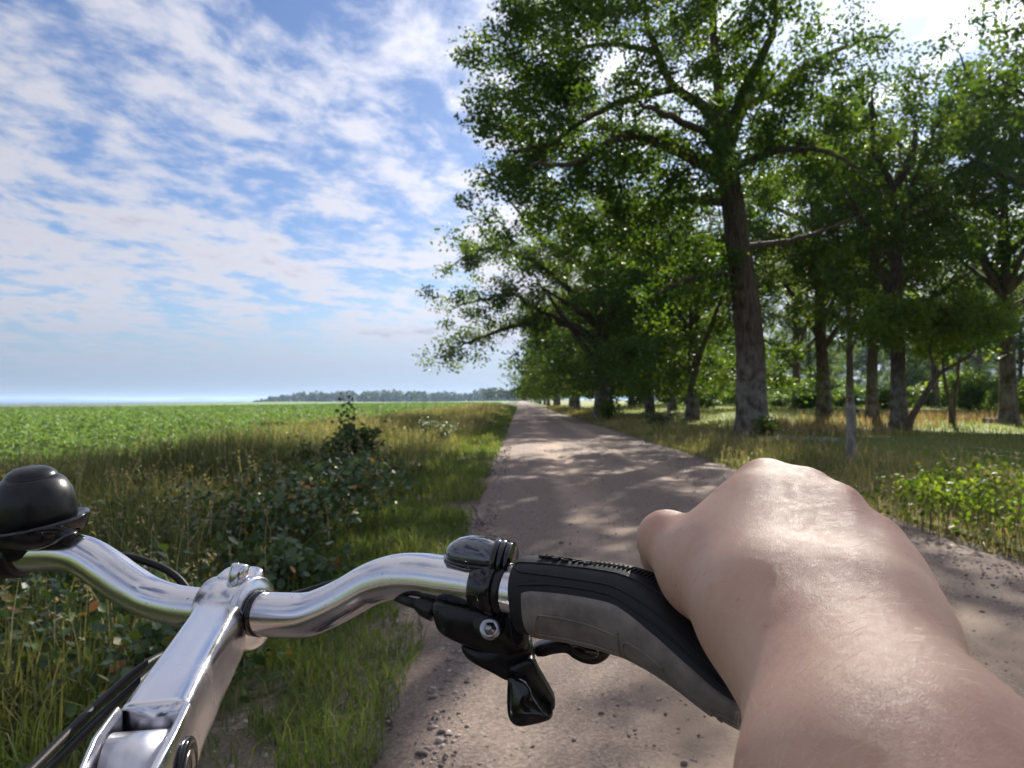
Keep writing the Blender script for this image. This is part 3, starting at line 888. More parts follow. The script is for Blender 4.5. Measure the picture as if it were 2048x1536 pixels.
def surface_nets(f, lo, hi, h):
    n = np.ceil((hi - lo) / h).astype(int) + 1
    ax_ = [lo[i] + np.arange(n[i]) * h for i in range(3)]
    F = np.empty(n, np.float32)
    for i in range(n[0]):                      # slice by slice keeps memory small
        Yg, Zg = np.meshgrid(ax_[1], ax_[2], indexing='ij')
        F[i] = f(np.stack([np.full_like(Yg, ax_[0][i]), Yg, Zg], -1).astype(np.float32))
    s = F < 0
    c = [s[i:n[0] - 1 + i, j:n[1] - 1 + j, k:n[2] - 1 + k] for i in (0, 1) for j in (0, 1) for k in (0, 1)]
    cnt = sum(x.astype(np.int8) for x in c)
    act = (cnt > 0) & (cnt < 8)
    idx = np.full(act.shape, -1, np.int64); cells = np.argwhere(act); idx[act] = np.arange(len(cells))
    acc = np.zeros((len(cells), 3)); num = np.zeros(len(cells))
    corners = [(i, j, k) for i in (0, 1) for j in (0, 1) for k in (0, 1)]
    for a in range(8):
        for b in range(a + 1, 8):
            ca, cb_ = np.array(corners[a]), np.array(corners[b])
            if np.abs(ca - cb_).sum() != 1: continue
            va = F[tuple((cells + ca).T)]; vb = F[tuple((cells + cb_).T)]
            m = (va < 0) != (vb < 0)
            t = np.where(m, va / np.where(m, va - vb, 1), 0)
            acc[m] += (cells + ca + (cb_ - ca) * t[:, None])[m]; num[m] += 1
    V = lo + acc / num[:, None] * h
    faces = []
    for d in range(3):
        o1, o2 = [(1, 2), (2, 0), (0, 1)][d]
        sl0 = [slice(1, -1)] * 3; sl0[d] = slice(0, -1); sl1 = [slice(1, -1)] * 3; sl1[d] = slice(1, None)
        A, B = s[tuple(sl0)], s[tuple(sl1)]
        for flip, mask in ((False, A & ~B), (True, ~A & B)):
            e = np.argwhere(mask)
            e = e + np.array([0 if q == d else 1 for q in range(3)])
            u1 = np.eye(3, dtype=int)[o1]; u2 = np.eye(3, dtype=int)[o2]
            q = np.stack([idx[tuple((e - u1 - u2).T)], idx[tuple((e - u2).T)], idx[tuple(e.T)], idx[tuple((e - u1).T)]], -1)
            faces.append(q[:, ::-1] if flip else q)
    return V, np.vstack(faces)


def arm_field():
    g = []                                       # (a, ra, b, rb, k)
    def add(a, ra, b, rb, k=.010): g.append((np.asarray(a, float), ra, np.asarray(b, float), rb, k))
    Rw, Uw = P(1604, 1318, .268), P(1772, 1304, .266)
    Rf, Uf = P(1740, 1640, .195), P(1895, 1600, .205)
    el = np.array([.060, -.160, -.020]); el2 = np.array([.088, -.150, -.010])
    # forearm
    add(Rw, .0210, Rf, .0285, .02); add(Uw, .0172, Uf, .0255, .02); add(Rf, .0285, el, .040, .02); add(Uf, .0270, el2, .040, .02)
    add((Rw + Uw) / 2 + [0, .002, 0], .0225, (Rf + Uf) / 2 + [0, .002, 0], .031, .02)
    sh = np.array([.150, -.030, .260]); add(el, .042, sh, .056, .03); add(el2, .04, sh, .056, .03)
    # knuckles (index to little finger), metacarpals fan out from the wrist
    K = [(P(1531, 977, .360), .0134), (P(1612, 990, .350), .0112), (P(1676, 1024, .336), .0104), (P(1748, 1098, .320), .0104)]
    B = [(P(1590, 1225, .287), .0170), (P(1650, 1225, .283), .0165), (P(1700, 1230, .278), .0160), (P(1758, 1245, .275), .0160)]
    for (k, rk), (b, rb) in zip(K, B): add(b, rb, b + (k - b) * .78 - [0, .0008, 0], rk, .015); add(b + (k - b) * .78 - [0, .0008, 0], rk, k, rk, .012)
    for (b, rb), wv in zip(B, (0.0, .3, .7, 1.0)): add(Rw * (1 - wv) + Uw * wv, .0195, b, rb, .016)
    # outer edge of the hand
    add(P(1762, 1190, .292), .0118, P(1768, 1275, .270), .0175, .012); add(K[3][0], .0098, P(1764, 1190, .293), .0118, .010)
    # palm
    add(P(1560, 1120, .330), .018, P(1750, 1190, .300), .018, .016); add(P(1600, 1240, .292), .018, P(1770, 1280, .280), .018, .016)
    # thumb
    cmc, tmc, tip0, tip1 = P(1545, 1258, .284), P(1412, 1142, .338), P(1334, 1080, .366), P(1322, 1112, .394)
    add(cmc, .0190, tmc, .0168, .014); add(tmc, .0168, tip0, .0134, .010); add(tip0, .0134, tip1, .0112, .006)
    add(P(1475, 1130, .340), .0150, P(1497, 1046, .350), .0122, .018)       # web between thumb and index
    add(tmc, .014, P(1500, 1060, .350), .0115, .018)
    add(P(1512, 1052, .346), .0150, P(1530, 1190, .302), .0180, .020); add(P(1470, 1105, .338), .0150, P(1520, 1215, .296), .0180, .020)
    add(Rw, .020, cmc, .0185, .016)
    # fingers: over the front of the grip and back underneath it
    gax = lambda px: P(px, *[np.interp(px, [q[0] for q in grip_pts], [q[j] for q in grip_pts]) for j in (1, 2)])
    for (k, rk), px, L, r in zip(K, (1560, 1615, 1665, 1712), (.043, .047, .043, .034), (.0098, .0098, .0092, .0082)):
        c = gax(px)
        pip = c + np.array([.006, .020, -.034]); d_ = unit(pip - k); pip = k + d_ * min(L, np.linalg.norm(pip - k))
        dip = c + np.array([.0, -.016, -.031]); tip = c + np.array([-.001, -.026, -.012])
        add(k, rk * .95, pip, r + .0008, .006); add(pip, r + .0006, dip, r, .004); add(dip, r, tip, r * .85, .004)
    # tendons on the back of the hand
    for (k, rk), (b, rb) in list(zip(K, B))[:4]:
        up = np.array([0, .0075, .0055])
        add(b + up * 1.30, .0052, k + up * .70, .0054, .005)
    return g, K


AG, KN = arm_field()


def arm_sdf(p):
    d = None
    for a, ra, b, rb, k in AG:
        e = rcone(p, a.astype(np.float32), ra, b.astype(np.float32), rb)
        d = e if d is None else smin(d, e, k)
    return d


allp = np.array([q for a, ra, b, rb, k in AG for q in (a, b)])
V, F = surface_nets(arm_sdf, np.array([-.002 + allp[:, 0].min() - .02, allp[:, 1].min() - .06, allp[:, 2].min() - .025]), np.array([allp[:, 0].max() + .065, allp[:, 1].max() + .062, allp[:, 2].max() + .065]), .0026)
# relax the net a little
def relax(V, F, it=4, lam=.5):
    e = np.vstack([F[:, [0, 1]], F[:, [1, 2]], F[:, [2, 3]], F[:, [3, 0]]]); e = np.vstack([e, e[:, ::-1]])
    for _ in range(it):
        s_ = np.zeros_like(V); n_ = np.zeros(len(V))
        for j in range(3): s_[:, j] = np.bincount(e[:, 0], V[e[:, 1], j], len(V))
        n_ = np.bincount(e[:, 0], minlength=len(V))
        V = V + lam * (s_ / n_[:, None] - V)
    return V
V = relax(V, F, 3)
red = np.zeros(len(V))
for (k, rk), amt in zip(KN, (.5, .6, .8, 1.0)): red = np.maximum(red, amt * np.exp(-(np.linalg.norm(V - k - np.array([.002, .004, 0]), axis=1) / .014) ** 2))
red = np.maximum(red, .8 * np.exp(-(np.linalg.norm(V - P(1440, 1265, .31), axis=1) / .02) ** 2))
red = np.maximum(red, .5 * np.exp(-(np.linalg.norm(V - P(1310, 1045, .36), axis=1) / .012) ** 2))
person = mk('person', W(V), F, M['skin'], None, True, red)
tag(person, 'bare right forearm and hand holding the grey-padded bicycle grip', 'person')
sb = person.modifiers.new('s', 'SUBSURF'); sb.levels = 1; sb.render_levels = 1
tors = [((.0, -.62, .42), .15, (.0, -.40, .44), .145), ((.0, -.40, .44), .15, (.0, -.12, .42), .165), ((-.09, -.10, .40), .12, (.09, -.10, .40), .12), ((.0, -.02, .40), .085, (.0, .05, .39), .062),
        ((.13, -.05, .36), .080, (.150, -.030, .260), .070), ((.150, -.030, .270), .068, (.120, -.075, .150), .062), ((-.13, -.05, .38), .08, (-.19, -.13, .33), .070), ((-.19, -.13, .33), .068, (-.20, -.25, .30), .060)]
def shirt_sdf(p):
    d = None
    for a, ra, b, rb in tors:
        e = rcone(p, np.array(a, np.float32), ra, np.array(b, np.float32), rb)
        d = e if d is None else smin(d, e, .05)
    return d
SV, SF = surface_nets(shirt_sdf, np.array([-.34, -.82, .06]), np.array([.34, .16, .64]), .014)
M['shirt'] = simple('dark_shirt', (.05, .035, .04), .9, 0, .2, 300, .3, .001, .2)
mk('shirt', W(relax(SV, SF, 2)), SF, M['shirt'], person)  # rider's torso out of view, added to darken the reflections in the handlebar
# fine pale hairs on the forearm and the outer edge of the hand
rng = np.random.default_rng(5)
e1 = V[F[:, 1]] - V[F[:, 0]]; e2 = V[F[:, 3]] - V[F[:, 0]]
fn = unit(np.cross(e1, e2)); fc_ = V[F].mean(1)
px_ = 1024 + fc_[:, 0] / -fc_[:, 2] * FPX; py_ = 768 - fc_[:, 1] / -fc_[:, 2] * FPX
front = (fc_[:, 2] < -.10) & ((fn * -fc_).sum(1) > -.2 * np.linalg.norm(fc_, axis=1))
wgt = front * (np.clip((py_ - 1120) / 300, 0.0, 1) * .8 + .10 + .6 * (px_ > 1700)) * (px_ > 1480)
wgt = wgt / wgt.sum()
pick = rng.choice(len(F), 1500, p=wgt)
hp = []
for i in pick:
    n = fn[i]; root = fc_[i] + (rng.random(3) - .5) * .002
    t = unit(np.array([.75, .10, .25]) + rng.normal(0, .35, 3)); t = unit(t - n * (t @ n))
    L = rng.uniform(.003, .0085); b = np.cross(n, t)
    s_ = np.linspace(0, 1, 4)
    cv = root + t * (s_[:, None] * L) + n * (L * .42 * s_[:, None] * (1 - .35 * s_[:, None])) + b * (L * rng.normal(0, .25) * s_[:, None] ** 2)
    hp.append(tube(cv, np.array([.000032, .00003, .000026, .000015]), 3, tuple(n), False))
hv, hf = merge(hp)
hair = mk('arm_hair', W(hv), hf, M['hair'], person); hair['kind'] = 'stuff'

# ------------------------------------------------------------------ foliage builders
def leaf_cloud(C, size, rng, aspect=.62, fold=.12, up=.5, sizevar=.35, rnd=None, hexa=False):
    """one small folded leaf face at every centre"""
    n = len(C)
    nrm = unit(rng.normal(0, 1, (n, 3)) + np.array([0, 0, up]))
    t = unit(np.cross(nrm, rng.normal(0, 1, (n, 3)))); b = np.cross(nrm, t)
    L = (np.broadcast_to(size, (n,)) * (1 + sizevar * rng.uniform(-1, 1, n)))[:, None] * .5
    Wd = L * aspect
    if hexa:
        V = np.stack([C - t * L, C - t * L * .25 + b * Wd + nrm * L * fold, C + t * L * .45 + b * Wd * .7 + nrm * L * fold, C + t * L, C + t * L * .45 - b * Wd * .7 + nrm * L * fold, C - t * L * .25 - b * Wd + nrm * L * fold], 1)
        F = np.arange(n * 6).reshape(n, 6)
        F = np.vstack([F[:, [0, 1, 2, 3]], F[:, [0, 3, 4, 5]]])
        k = 6
    else:
        V = np.stack([C - t * L, C + b * Wd + nrm * L * fold, C + t * L, C - b * Wd + nrm * L * fold], 1)
        F = np.arange(n * 4).reshape(n, 4); k = 4
    a = rng.random(n) if rnd is None else rnd
    return V.reshape(-1, 3), F, np.repeat(a, k)


def tree_mesh(rng, trunk, limbs, targets, leaf, per, clump, twig_r=.02, flare=True, leaf_up=.5, sides=14):
    """trunk and limbs: lists of (points, radii); every target is joined to the nearest limb by a bent twig and carries a clump of leaves"""
    parts = []
    def wig(p, amt):
        p = catmull(p, 5)
        return p + rng.normal(0, amt, p.shape) * np.linspace(0, 1, len(p))[:, None]
    nodes, nrad = [], []
    tp, tr = trunk
    q = wig(tp, .02); rq = np.interp(np.linspace(0, 1, len(q)), np.linspace(0, 1, len(tr)), tr)
    V, F = tube(q, rq, sides, (0.3, 1, 0), False)
    if flare:                                     # root flare and bark ribs
        cen = np.repeat(q, sides, 0); rad = V - cen
        hz_ = np.clip(V[:, 2] - q[0, 2], 0, None)
        an = np.arctan2(rad[:, 1], rad[:, 0])
        k = 1 + (.30 + .16 * np.sin(an * 5 + 1)) * np.exp(-hz_ / .35) + .05 * np.sin(an * 7 + hz_ * .8)
        V = cen + rad * k[:, None]
    parts.append((V, F))
    st = len(q) // 2
    nodes.append(q[st:]); nrad.append(rq[st:])
    for lp, lr in limbs:
        q = wig(lp, .05); rq = np.interp(np.linspace(0, 1, len(q)), np.linspace(0, 1, len(lr)), lr)
        parts.append(tube(q, rq, 8, (0.2, .1, 1), False))
        nodes.append(q[2:]); nrad.append(rq[2:])
    N = np.vstack(nodes); NR = np.concatenate(nrad)
    origin = np.asarray(tp[-1])
    cents, keys = [], []
    dmin = np.array([np.min(np.linalg.norm(N - t, axis=1)) for t in targets])
    extraN, extraR = [N], [NR]
    for i in np.argsort(dmin):
        t = targets[i]
        A = np.vstack(extraN); AR = np.concatenate(extraR)
        d = np.linalg.norm(A - t, axis=1) + .25 * np.maximum(0, np.linalg.norm(A - origin, axis=1) - np.linalg.norm(t - origin))
        j = int(np.argmin(d)); a = A[j]
        L = np.linalg.norm(t - a)
        if L < .05: continue
        r0 = min(AR[j] * .6, twig_r * (0.5 + L * .45))
        m1 = a + (t - a) * .35 + rng.normal(0, .10 * L, 3) + [0, 0, .06 * L]; m2 = a + (t - a) * .72 + rng.normal(0, .10 * L, 3)
        q = catmull([a, m1, m2, t], 2)
        rq = np.linspace(r0, r0 * .3, len(q))
        parts.append(tube(q, rq, 5, (0.2, .1, 1), False))
        extraN.append(q[2:]); extraR.append(rq[2:])
        n = int(per * rng.uniform(.6, 1.4)); n2 = int(n * .3)
        c = rng.normal(0, 1, (n, 3)); c = c / (np.linalg.norm(c, axis=1, keepdims=True) + 1e-6) * rng.random((n, 1)) ** .45
        sc_ = clump * rng.uniform(.7, 1.25)
        cents.append(t + c * np.array([1.1, 1.1, .68]) * sc_)
        s_ = rng.random(n2)[:, None]
        cents.append(m1 + (t - m1) * s_ + rng.normal(0, clump * .30, (n2, 3)))
        base = rng.uniform(0, .55)
        keys.append(np.clip(base + rng.normal(.15, .16, n + n2), 0, 1))
    C = np.vstack(cents); K_ = np.concatenate(keys)
    LV, LF, LA = leaf_cloud(C, leaf, rng, up=leaf_up, rnd=K_)
    return merge(parts), (LV, LF, LA)


def crown_targets(rng, c, rad, n, lo=-1.0, hollow=.45, squash=None):
    """points through an ellipsoid crown, fewer in the middle, uneven outline"""
    out = []
    while len(out) < n:
        v = unit(rng.normal(0, 1, 3)); r = rng.random() ** .42
        if r < hollow and rng.random() < .75: continue
        lump = .80 + .26 * float(vnoise(v[0] * 2.2 + 7, v[1] * 2.2 + v[2] * 2.9, 17)) + rng.uniform(-.08, .08)
        p = v * r * lump
        if p[2] < lo: continue
        out.append(np.asarray(c) + p * np.asarray(rad))
    return np.array(out)


def make_tree(name, seed, trunk, limbs, targets, leaf, per, clump, leafmat, barkmat, **kw):
    rng = np.random.default_rng(seed)
    (tv, tf), (lv, lf, la) = tree_mesh(rng, trunk, limbs, targets, leaf, per, clump, **kw)
    root = empty(name)
    mk('trunk', tv, tf, barkmat, root)
    mk('crown', lv, lf, leafmat, root, False, la)
    return root


def copy_tree(src, loc, rz, sc, label, group=None, cat='tree'):
    r = src.copy(); scene.collection.objects.link(r)
    r.location = loc; r.rotation_euler = (0, 0, rz); r.scale = sc if hasattr(sc, '__len__') else (sc,) * 3
    for ch in [o for o in bpy.data.objects if o.parent == src]:
        c = ch.copy(); scene.collection.objects.link(c); c.parent = r
    r['label'] = label; r['category'] = cat
    if group: r['group'] = group
    elif 'group' in r: del r['group']
    return r


def gz(x, y): return float(height(np.array(x), np.array(y)))


def px_at(px, py, Y):
    """world point seen at a photo pixel, on the plane that lies Y metres up the road"""
    d = W(P(px, py, 1.0)) - W([0, 0, 0])
    return W([0, 0, 0]) + d * (Y / d[1])


# ------------------------------------------------------------------ the big oak beside the road
if True:
    Y0 = 24.0
    base = np.array([px_at(1508, 880, Y0)[0], Y0, gz(7.3, Y0) - .06])
    def lp(pts, dy): return [px_at(a, b, Y0 + o) - base for (a, b), o in zip(pts, dy)]
    trunk = (np.vstack([[[0, 0, 0]], np.array(lp([(1507, 850), (1503, 780), (1500, 700), (1490, 600), (1477, 500), (1465, 400), (1452, 320), (1446, 260)], [0] * 8))]),
             [.60, .50, .46, .44, .41, .37, .35, .33, .30])
    limbs = []
    def limb(pts, dy, r): limbs.append((lp(pts, dy), r))
    limb([(1446, 265), (1405, 212), (1350, 175), (1312, 100), (1290, 20), (1270, -80)], [0, .2, .6, 1.0, 1.5, 2], [.22, .18, .15, .12, .08, .05])
    limb([(1450, 262), (1478, 210), (1498, 160), (1545, 70), (1550, 0), (1560, -110)], [0, -.3, -.8, -1.2, -1.5, -2], [.21, .17, .14, .12, .09, .05])
    limb([(1456, 258), (1490, 215), (1555, 180), (1620, 128), (1700, 90), (1790, 62)], [0, .2, .8, 1.5, 2.2, 3], [.16, .13, .11, .09, .07, .04])
    limb([(1446, 262), (1436, 170), (1428, 70), (1420, -50), (1416, -170)], [0, .4, .8, 1.0, 1.2], [.20, .17, .14, .10, .06])
    limb([(1440, 345), (1350, 300), (1272, 270), (1222, 282), (1150, 325), (1060, 330)], [0, -.8, -1.6, -2.2, -3.0, -3.6], [.20, .17, .14, .11, .08, .04])
    limb([(1448, 405), (1380, 400), (1310, 412), (1258, 442), (1190, 470), (1110, 520)], [0, .7, 1.4, 2.2, 3.0, 3.8], [.15, .12, .10, .08, .06, .03])
    limb([(1350, 178), (1250, 200), (1170, 240), (1100, 290), (1010, 300)], [.6, .2, -.5, -1.2, -2], [.13, .11, .08, .06, .03])
    limb([(1312, 102), (1220, 90), (1120, 100), (1010, 130)], [1.0, 1.5, 2.3, 3.0], [.10, .08, .06, .03])
    limb([(1488, 495), (1580, 482), (1650, 460), (1720, 430)], [0, 1.0, 2.2, 3.5], [.12, .09, .07, .03])
    limb([(1480, 330), (1560, 300), (1640, 300), (1720, 330)], [0, -1.4, -2.8, -4.4], [.12, .10, .07, .03])
    limb([(1440, 300), (1400, 260), (1330, 230), (1280, 200)], [0, -1.8, -3.8, -6], [.15, .12, .09, .04])
    limb([(1460, 300), (1480, 240), (1500, 190), (1510, 120)], [0, 1.8, 3.8, 6], [.15, .12, .09, .04])
    limb([(1310, 412), (1330, 380), (1372, 340)], [1.4, .5, -.4], [.05, .05, .06])
    limb([(1485, 560), (1440, 545), (1370, 560), (1290, 600)], [0, -1.2, -2.4, -3.4], [.08, .06, .05, .02])
    rng = np.random.default_rng(11)
    T_ = [crown_targets(rng, px_at(1330, 150, Y0) - base, (8.8, 8.0, 7.4), 410, -.85, .40)]
    T_.append(crown_targets(rng, px_at(1190, 420, Y0) - base, (4.6, 4.5, 3.0), 74, -1, .2))
    T_.append(crown_targets(rng, px_at(1060, 180, Y0) - base, (2.6, 3.5, 4.6), 90, -1, .2))
    T_.append(crown_targets(rng, px_at(1640, 230, Y0) - base, (2.6, 4.0, 4.4), 40, -1, .2))
    T_.append(crown_targets(rng, px_at(1350, 560, Y0) - base, (2.8, 3.2, 1.7), 36, -1, .1))
    T_.append(crown_targets(np.random.default_rng(4), px_at(1655, -165, Y0) - base, (2.8, 3.2, 2.0), 56, -1, .1))  # extra leaf clump above the view, added to screen the sun off the hand
    T_ = np.vstack(T_)
    sky_hole = np.linalg.norm((T_ - (px_at(1600, 40, Y0) - base)) * [1, .3, 1], axis=1) > 1.5
    T_ = T_[sky_hole]
    hero = make_tree('oak_tree', 12, trunk, limbs, T_, .135, 120, .62, M['oak_leaf'], M['bark'], twig_r=.026)
    hero.location = base
    tag(hero, 'massive old oak by the road with pale lichened trunk base and wide dark limbs', 'tree')

    # ---- generic oaks
    def oak(seed, H, rad, clear, rt, nt, leaf=.19, per=78, clump=.78, skew=0.0, low=None, skirt=0):
        rng = np.random.default_rng(seed)
        zc = clear + (H - clear) * .50
        lean = rng.normal(0, .25, 2)
        tr = (np.array([[0, 0, 0], [lean[0] * .1, lean[1] * .1, clear * .5], [lean[0] * .4, lean[1] * .4, clear], [lean[0], lean[1], zc]]), [rt, rt * .84, rt * .74, rt * .5])
        L = []
        for k in range(9):
            a = k * 2.4 + rng.uniform(-.3, .3); z0 = rng.uniform(clear * .85, zc)
            s_ = np.array([lean[0] * z0 / zc, lean[1] * z0 / zc, z0]); R_ = rad * rng.uniform(.55, .85)
            e = np.array([math.cos(a) * R_ + skew, math.sin(a) * R_, z0 + rng.uniform(.10, .55) * (H - z0)])
            m_ = s_ + (e - s_) * .45 + [0, 0, rng.uniform(-.2, .6)]
            L.append(([s_, m_, e], [rt * .42, rt * .28, rt * .08]))
        for k in range(3):
            e = np.array([rng.normal(0, rad * .3), rng.normal(0, rad * .3), H * .9])
            L.append(([tr[0][-1], (tr[0][-1] + e) / 2 + rng.normal(0, .4, 3), e], [rt * .45, rt * .3, rt * .08]))
        T_ = crown_targets(rng, (skew * .5, 0, zc + .4), (rad, rad, (H - clear) * .56), nt, -.92, .35)
        for k in range(skirt):                        # low hanging outer boughs
            a_, r_ = rng.uniform(0, 6.28), rng.uniform(.45, .95) * rad
            T_ = np.vstack([T_, [[math.cos(a_) * r_, math.sin(a_) * r_, rng.uniform(1.7, 4.6)]]])
        if low:
            for pts, rr_, cl in low:
                pts = [np.array(p) for p in pts]
                L.append((pts, rr_))
                q = catmull(pts, 4)
                ext = [q[rng.integers(len(q) // 3, len(q))] + rng.normal(0, 1, 3) * [.7, .9, .55] for _ in range(cl)]
                T_ = np.vstack([T_, ext])
        return make_tree('oak_tree', seed + 1, tr, L, T_, leaf, per, clump, M['oak_leaf'], M['bark'])
    oakA = oak(21, 17.0, 7.4, 4.2, .42, 300)
    oakB = oak(33, 15.5, 6.2, 3.8, .34, 220)
    oakE = oak(66, 15.0, 7.2, 2.6, .42, 330, skirt=110)
    oakC = oak(47, 18.5, 6.8, 5.4, .40, 250)
    # second oak of the row: a long low bough reaches over the road
    Y1 = 47.0
    b1 = np.array([px_at(1208, 830, Y1)[0], Y1, gz(5.2, Y1) - .05])
    def l1(pts, dy): return [px_at(a, b, Y1 + o) - b1 for (a, b), o in zip(pts, dy)]
    low = [(l1([(1195, 690), (1150, 655), (1090, 640), (1040, 648), (990, 664), (930, 690), (868, 712)], [0, -.5, -1, -1.5, -2, -2, -2.2]), [.30, .24, .18, .14, .10, .06, .02], 34),
           (l1([(1150, 655), (1060, 610), (1030, 590), (960, 600), (900, 620)], [-.5, -1.5, -2, -2.5, -3]), [.18, .13, .10, .07, .02], 30),
           (l1([(1190, 650), (1120, 560), (1040, 510), (960, 500), (905, 530)], [0, 0, 0, 0, 0]), [.25, .18, .13, .08, .02], 46)]
    oakD = oak(58, 15.0, 7.4, 2.8, .66, 300, low=low, skirt=60)
    oakD.location = b1
    tag(oakD, 'thick-trunked oak with a long low bough reaching across the gravel road', 'tree')
    # far side of the row
    row = [(66, 6.8, oakE, 1.0), (84, 6.2, oakE, 1.0), (102, 6.8, oakE, .95), (122, 6.0, oakE, 1.05), (144, 6.6, oakE, .95), (168, 6.2, oakE, 1.0), (200, 6.4, oakE, .95), (236, 6.2, oakE, 1.05), (280, 6.4, oakE, .9), (335, 6.6, oakE, .95)]
    rng = np.random.default_rng(77)
    used = set()
    def plant(src, x, y, sc, label, group=None, rz=None):
        rz = rng.uniform(0, 6.28) if rz is None else rz
        sv = (sc * rng.uniform(.94, 1.06), sc * rng.uniform(.94, 1.06), sc * rng.uniform(.94, 1.06))
        if src.name not in used:
            used.add(src.name); r = src
            r.location = (x, y, gz(x, y) - .05); r.rotation_euler = (0, 0, rz); r.scale = sv
            tag(r, label, 'tree', group)
            return r
        return copy_tree(src, (x, y, gz(x, y) - .05), rz, sv, label, group)
    ords = ['next after the low-boughed oak', 'second beyond the low-boughed oak', 'third beyond the low-boughed oak', 'fourth beyond the low-boughed oak']
    for k, (y, x, s_, sc) in enumerate(row):
        plant(s_, x, y, sc, 'roadside oak, ' + ords[k] if k < 4 else 'far oak in the roadside row with its crown over the road', 'oaks lining the road further on')
    # wood pasture on the right
    plant(oakC, *px_at(1798, 860, 32)[[0]], 32.0, .88, 'tall oak with thin crooked tree leaning out from its foot', rz=.4)
    plant(oakA, *px_at(1648, 830, 43)[[0]], 43.0, 1.0, 'thick pale-trunked oak in the pasture behind the roadside oak', rz=2.0)
    plant(oakB, *px_at(1744, 840, 38)[[0]], 38.0, .95, 'slender pale-trunked oak between the fence post and the tall oak', rz=1.1)
    plant(oakB, *px_at(2018, 830, 36)[[0]], 36.0, 1.15, 'slim pale oak near the grey fallen log', rz=4.2)
    plant(oakA, 20.5, 24.0, 1.08, 'large oak overhanging the meadow beyond the yellow weeds', rz=3.3)
    for px, y, lab in ((1385, 42, 'low-crowned oak standing behind the second fence post'), (1300, 56, 'low-crowned oak set back from the low-boughed oak'), (1345, 64, 'slim dark-stemmed oak deeper in the pasture past the low-crowned oaks')):
        plant(oakE, px_at(px, 820, y)[0], float(y), .92, lab)
    back = [(1592, 74), (1350, 98), (1700, 64), (1450, 110), (1870, 62), (1960, 84), (1262, 98), (1830, 104), (1620, 112), (1540, 140), (2040, 74), (1930, 128), (1330, 145), (1740, 140), (2000, 150), (1400, 180), (1660, 180), (1860, 175), (2160, 48), (2280, 66)]
    for i, (px, y) in enumerate(back):
        x = px_at(px, 820, y)[0]
        plant(oakE if y > 95 else (oakA, oakB, oakC)[i % 3], x, float(y), rng.uniform(.82, 1.02), 'oak in the wood pasture behind the front trees', 'oaks in the wood pasture')

    # ---- small trees under the oaks
    def small(seed, stems, targets, leaf, per, clump, name='small_tree'):
        root = empty(name)
        rng_ = np.random.default_rng(seed)
        trs = [(np.array(p), r) for p, r in stems]
        (tv, tf), (lv, lf, la) = tree_mesh(rng_, trs[0], trs[1:], targets, leaf, per, clump, twig_r=.014, flare=False, sides=10)
        mk('trunk', tv, tf, M['thin_bark'], root); mk('crown', lv, lf, M['hazel_leaf'], root, False, la)
        return root
    Y2 = 30.0
    b2 = px_at(1812, 868, Y2); b2[2] = gz(b2[0], Y2) - .03
    def l2(pts, o=0): return [px_at(a, b, Y2 + o) - b2 for a, b in pts]
    r2 = np.random.default_rng(3)
    t2 = np.vstack([crown_targets(r2, px_at(1900, 640, Y2) - b2, (3.6, 2.6, 1.6), 80, -1, .1), crown_targets(r2, px_at(1770, 640, Y2 - 1) - b2, (2.2, 2.0, 1.5), 46, -1, .1)])
    ht = small(5, [([[0, 0, 0]] + l2([(1826, 830), (1850, 790), (1876, 748)]), [.17, .13, .11, .10]), (l2([(1876, 748), (1862, 715), (1862, 680), (1870, 640)]), [.07, .055, .04, .02]),
                   (l2([(1876, 748), (1910, 728), (1945, 705), (1952, 665), (1950, 620)]), [.08, .07, .055, .045, .02])], t2, .17, 60, .55)
    ht.location = b2; tag(ht, 'thin crooked tree leaning right with a forked stem and bright green leaves', 'tree')
    b3 = px_at(1904, 858, 33.0); b3[2] = gz(b3[0], 33) - .03
    r3 = np.random.default_rng(8)
    t3 = crown_targets(r3, (0.3, 0, 4.2), (2.6, 2.4, 2.0), 80, -1, .1)
    hz2 = small(6, [([[0, 0, 0], [-.02, 0, .8], [-.22, .1, 2.0], [-.35, .1, 3.6]], [.15, .11, .07, .04]), ([[0.06, 0, .3], [.12, 0, 1.2], [.25, -.1, 2.4], [.5, -.1, 3.8]], [.10, .08, .06, .03])], t3, .17, 60, .55)
    hz2.location = b3; tag(hz2, 'small twin-stemmed tree growing beside the crooked leaning tree', 'tree')
    # leafy undergrowth at the back of the pasture
    r4 = np.random.default_rng(14)
    ub = small(16, [([[0, 0, 0], [.05, 0, .6], [.1, .1, 1.6], [.1, .1, 2.6]], [.07, .05, .035, .015]), ([[0, 0, .1], [-.4, .2, .9], [-.7, .3, 2.0]], [.05, .035, .012])], crown_targets(r4, (0, 0, 1.0), (2.3, 1.9, 1.6), 90, -.55, .1), .18, 46, .50, 'shrub')
    first = True
    for px, y, sc in [(1400, 70, 1.2), (1560, 75, 1.0), (1960, 52, .95), (2030, 46, .8), (1700, 72, 1.2), (1860, 64, 1.1), (1280, 92, 1.4), (1480, 85, 1.4), (1620, 58, .8), (1780, 54, .9), (2100, 40, 1.2), (1920, 82, 1.6), (1340, 104, 1.6), (1820, 100, 1.8), (1660, 100, 1.7), (2060, 70, 1.6), (1460, 115, 1.8), (1560, 120, 1.9)]:
        x = px_at(px, 820, y)[0]
        lab, grp = 'leafy green undergrowth bush between the pasture oaks', 'undergrowth between the pasture oaks'
        if first:
            ub.location = (x, y, gz(x, y) - .03); ub.scale = (sc,) * 3; tag(ub, lab, 'bush', grp); first = False
        else: copy_tree(ub, (x, y, gz(x, y) - .03), r4.uniform(0, 6), (sc * r4.uniform(.8, 1.7), sc * r4.uniform(.8, 1.4), sc * r4.uniform(.6, 1.25)), lab, grp, 'bush')
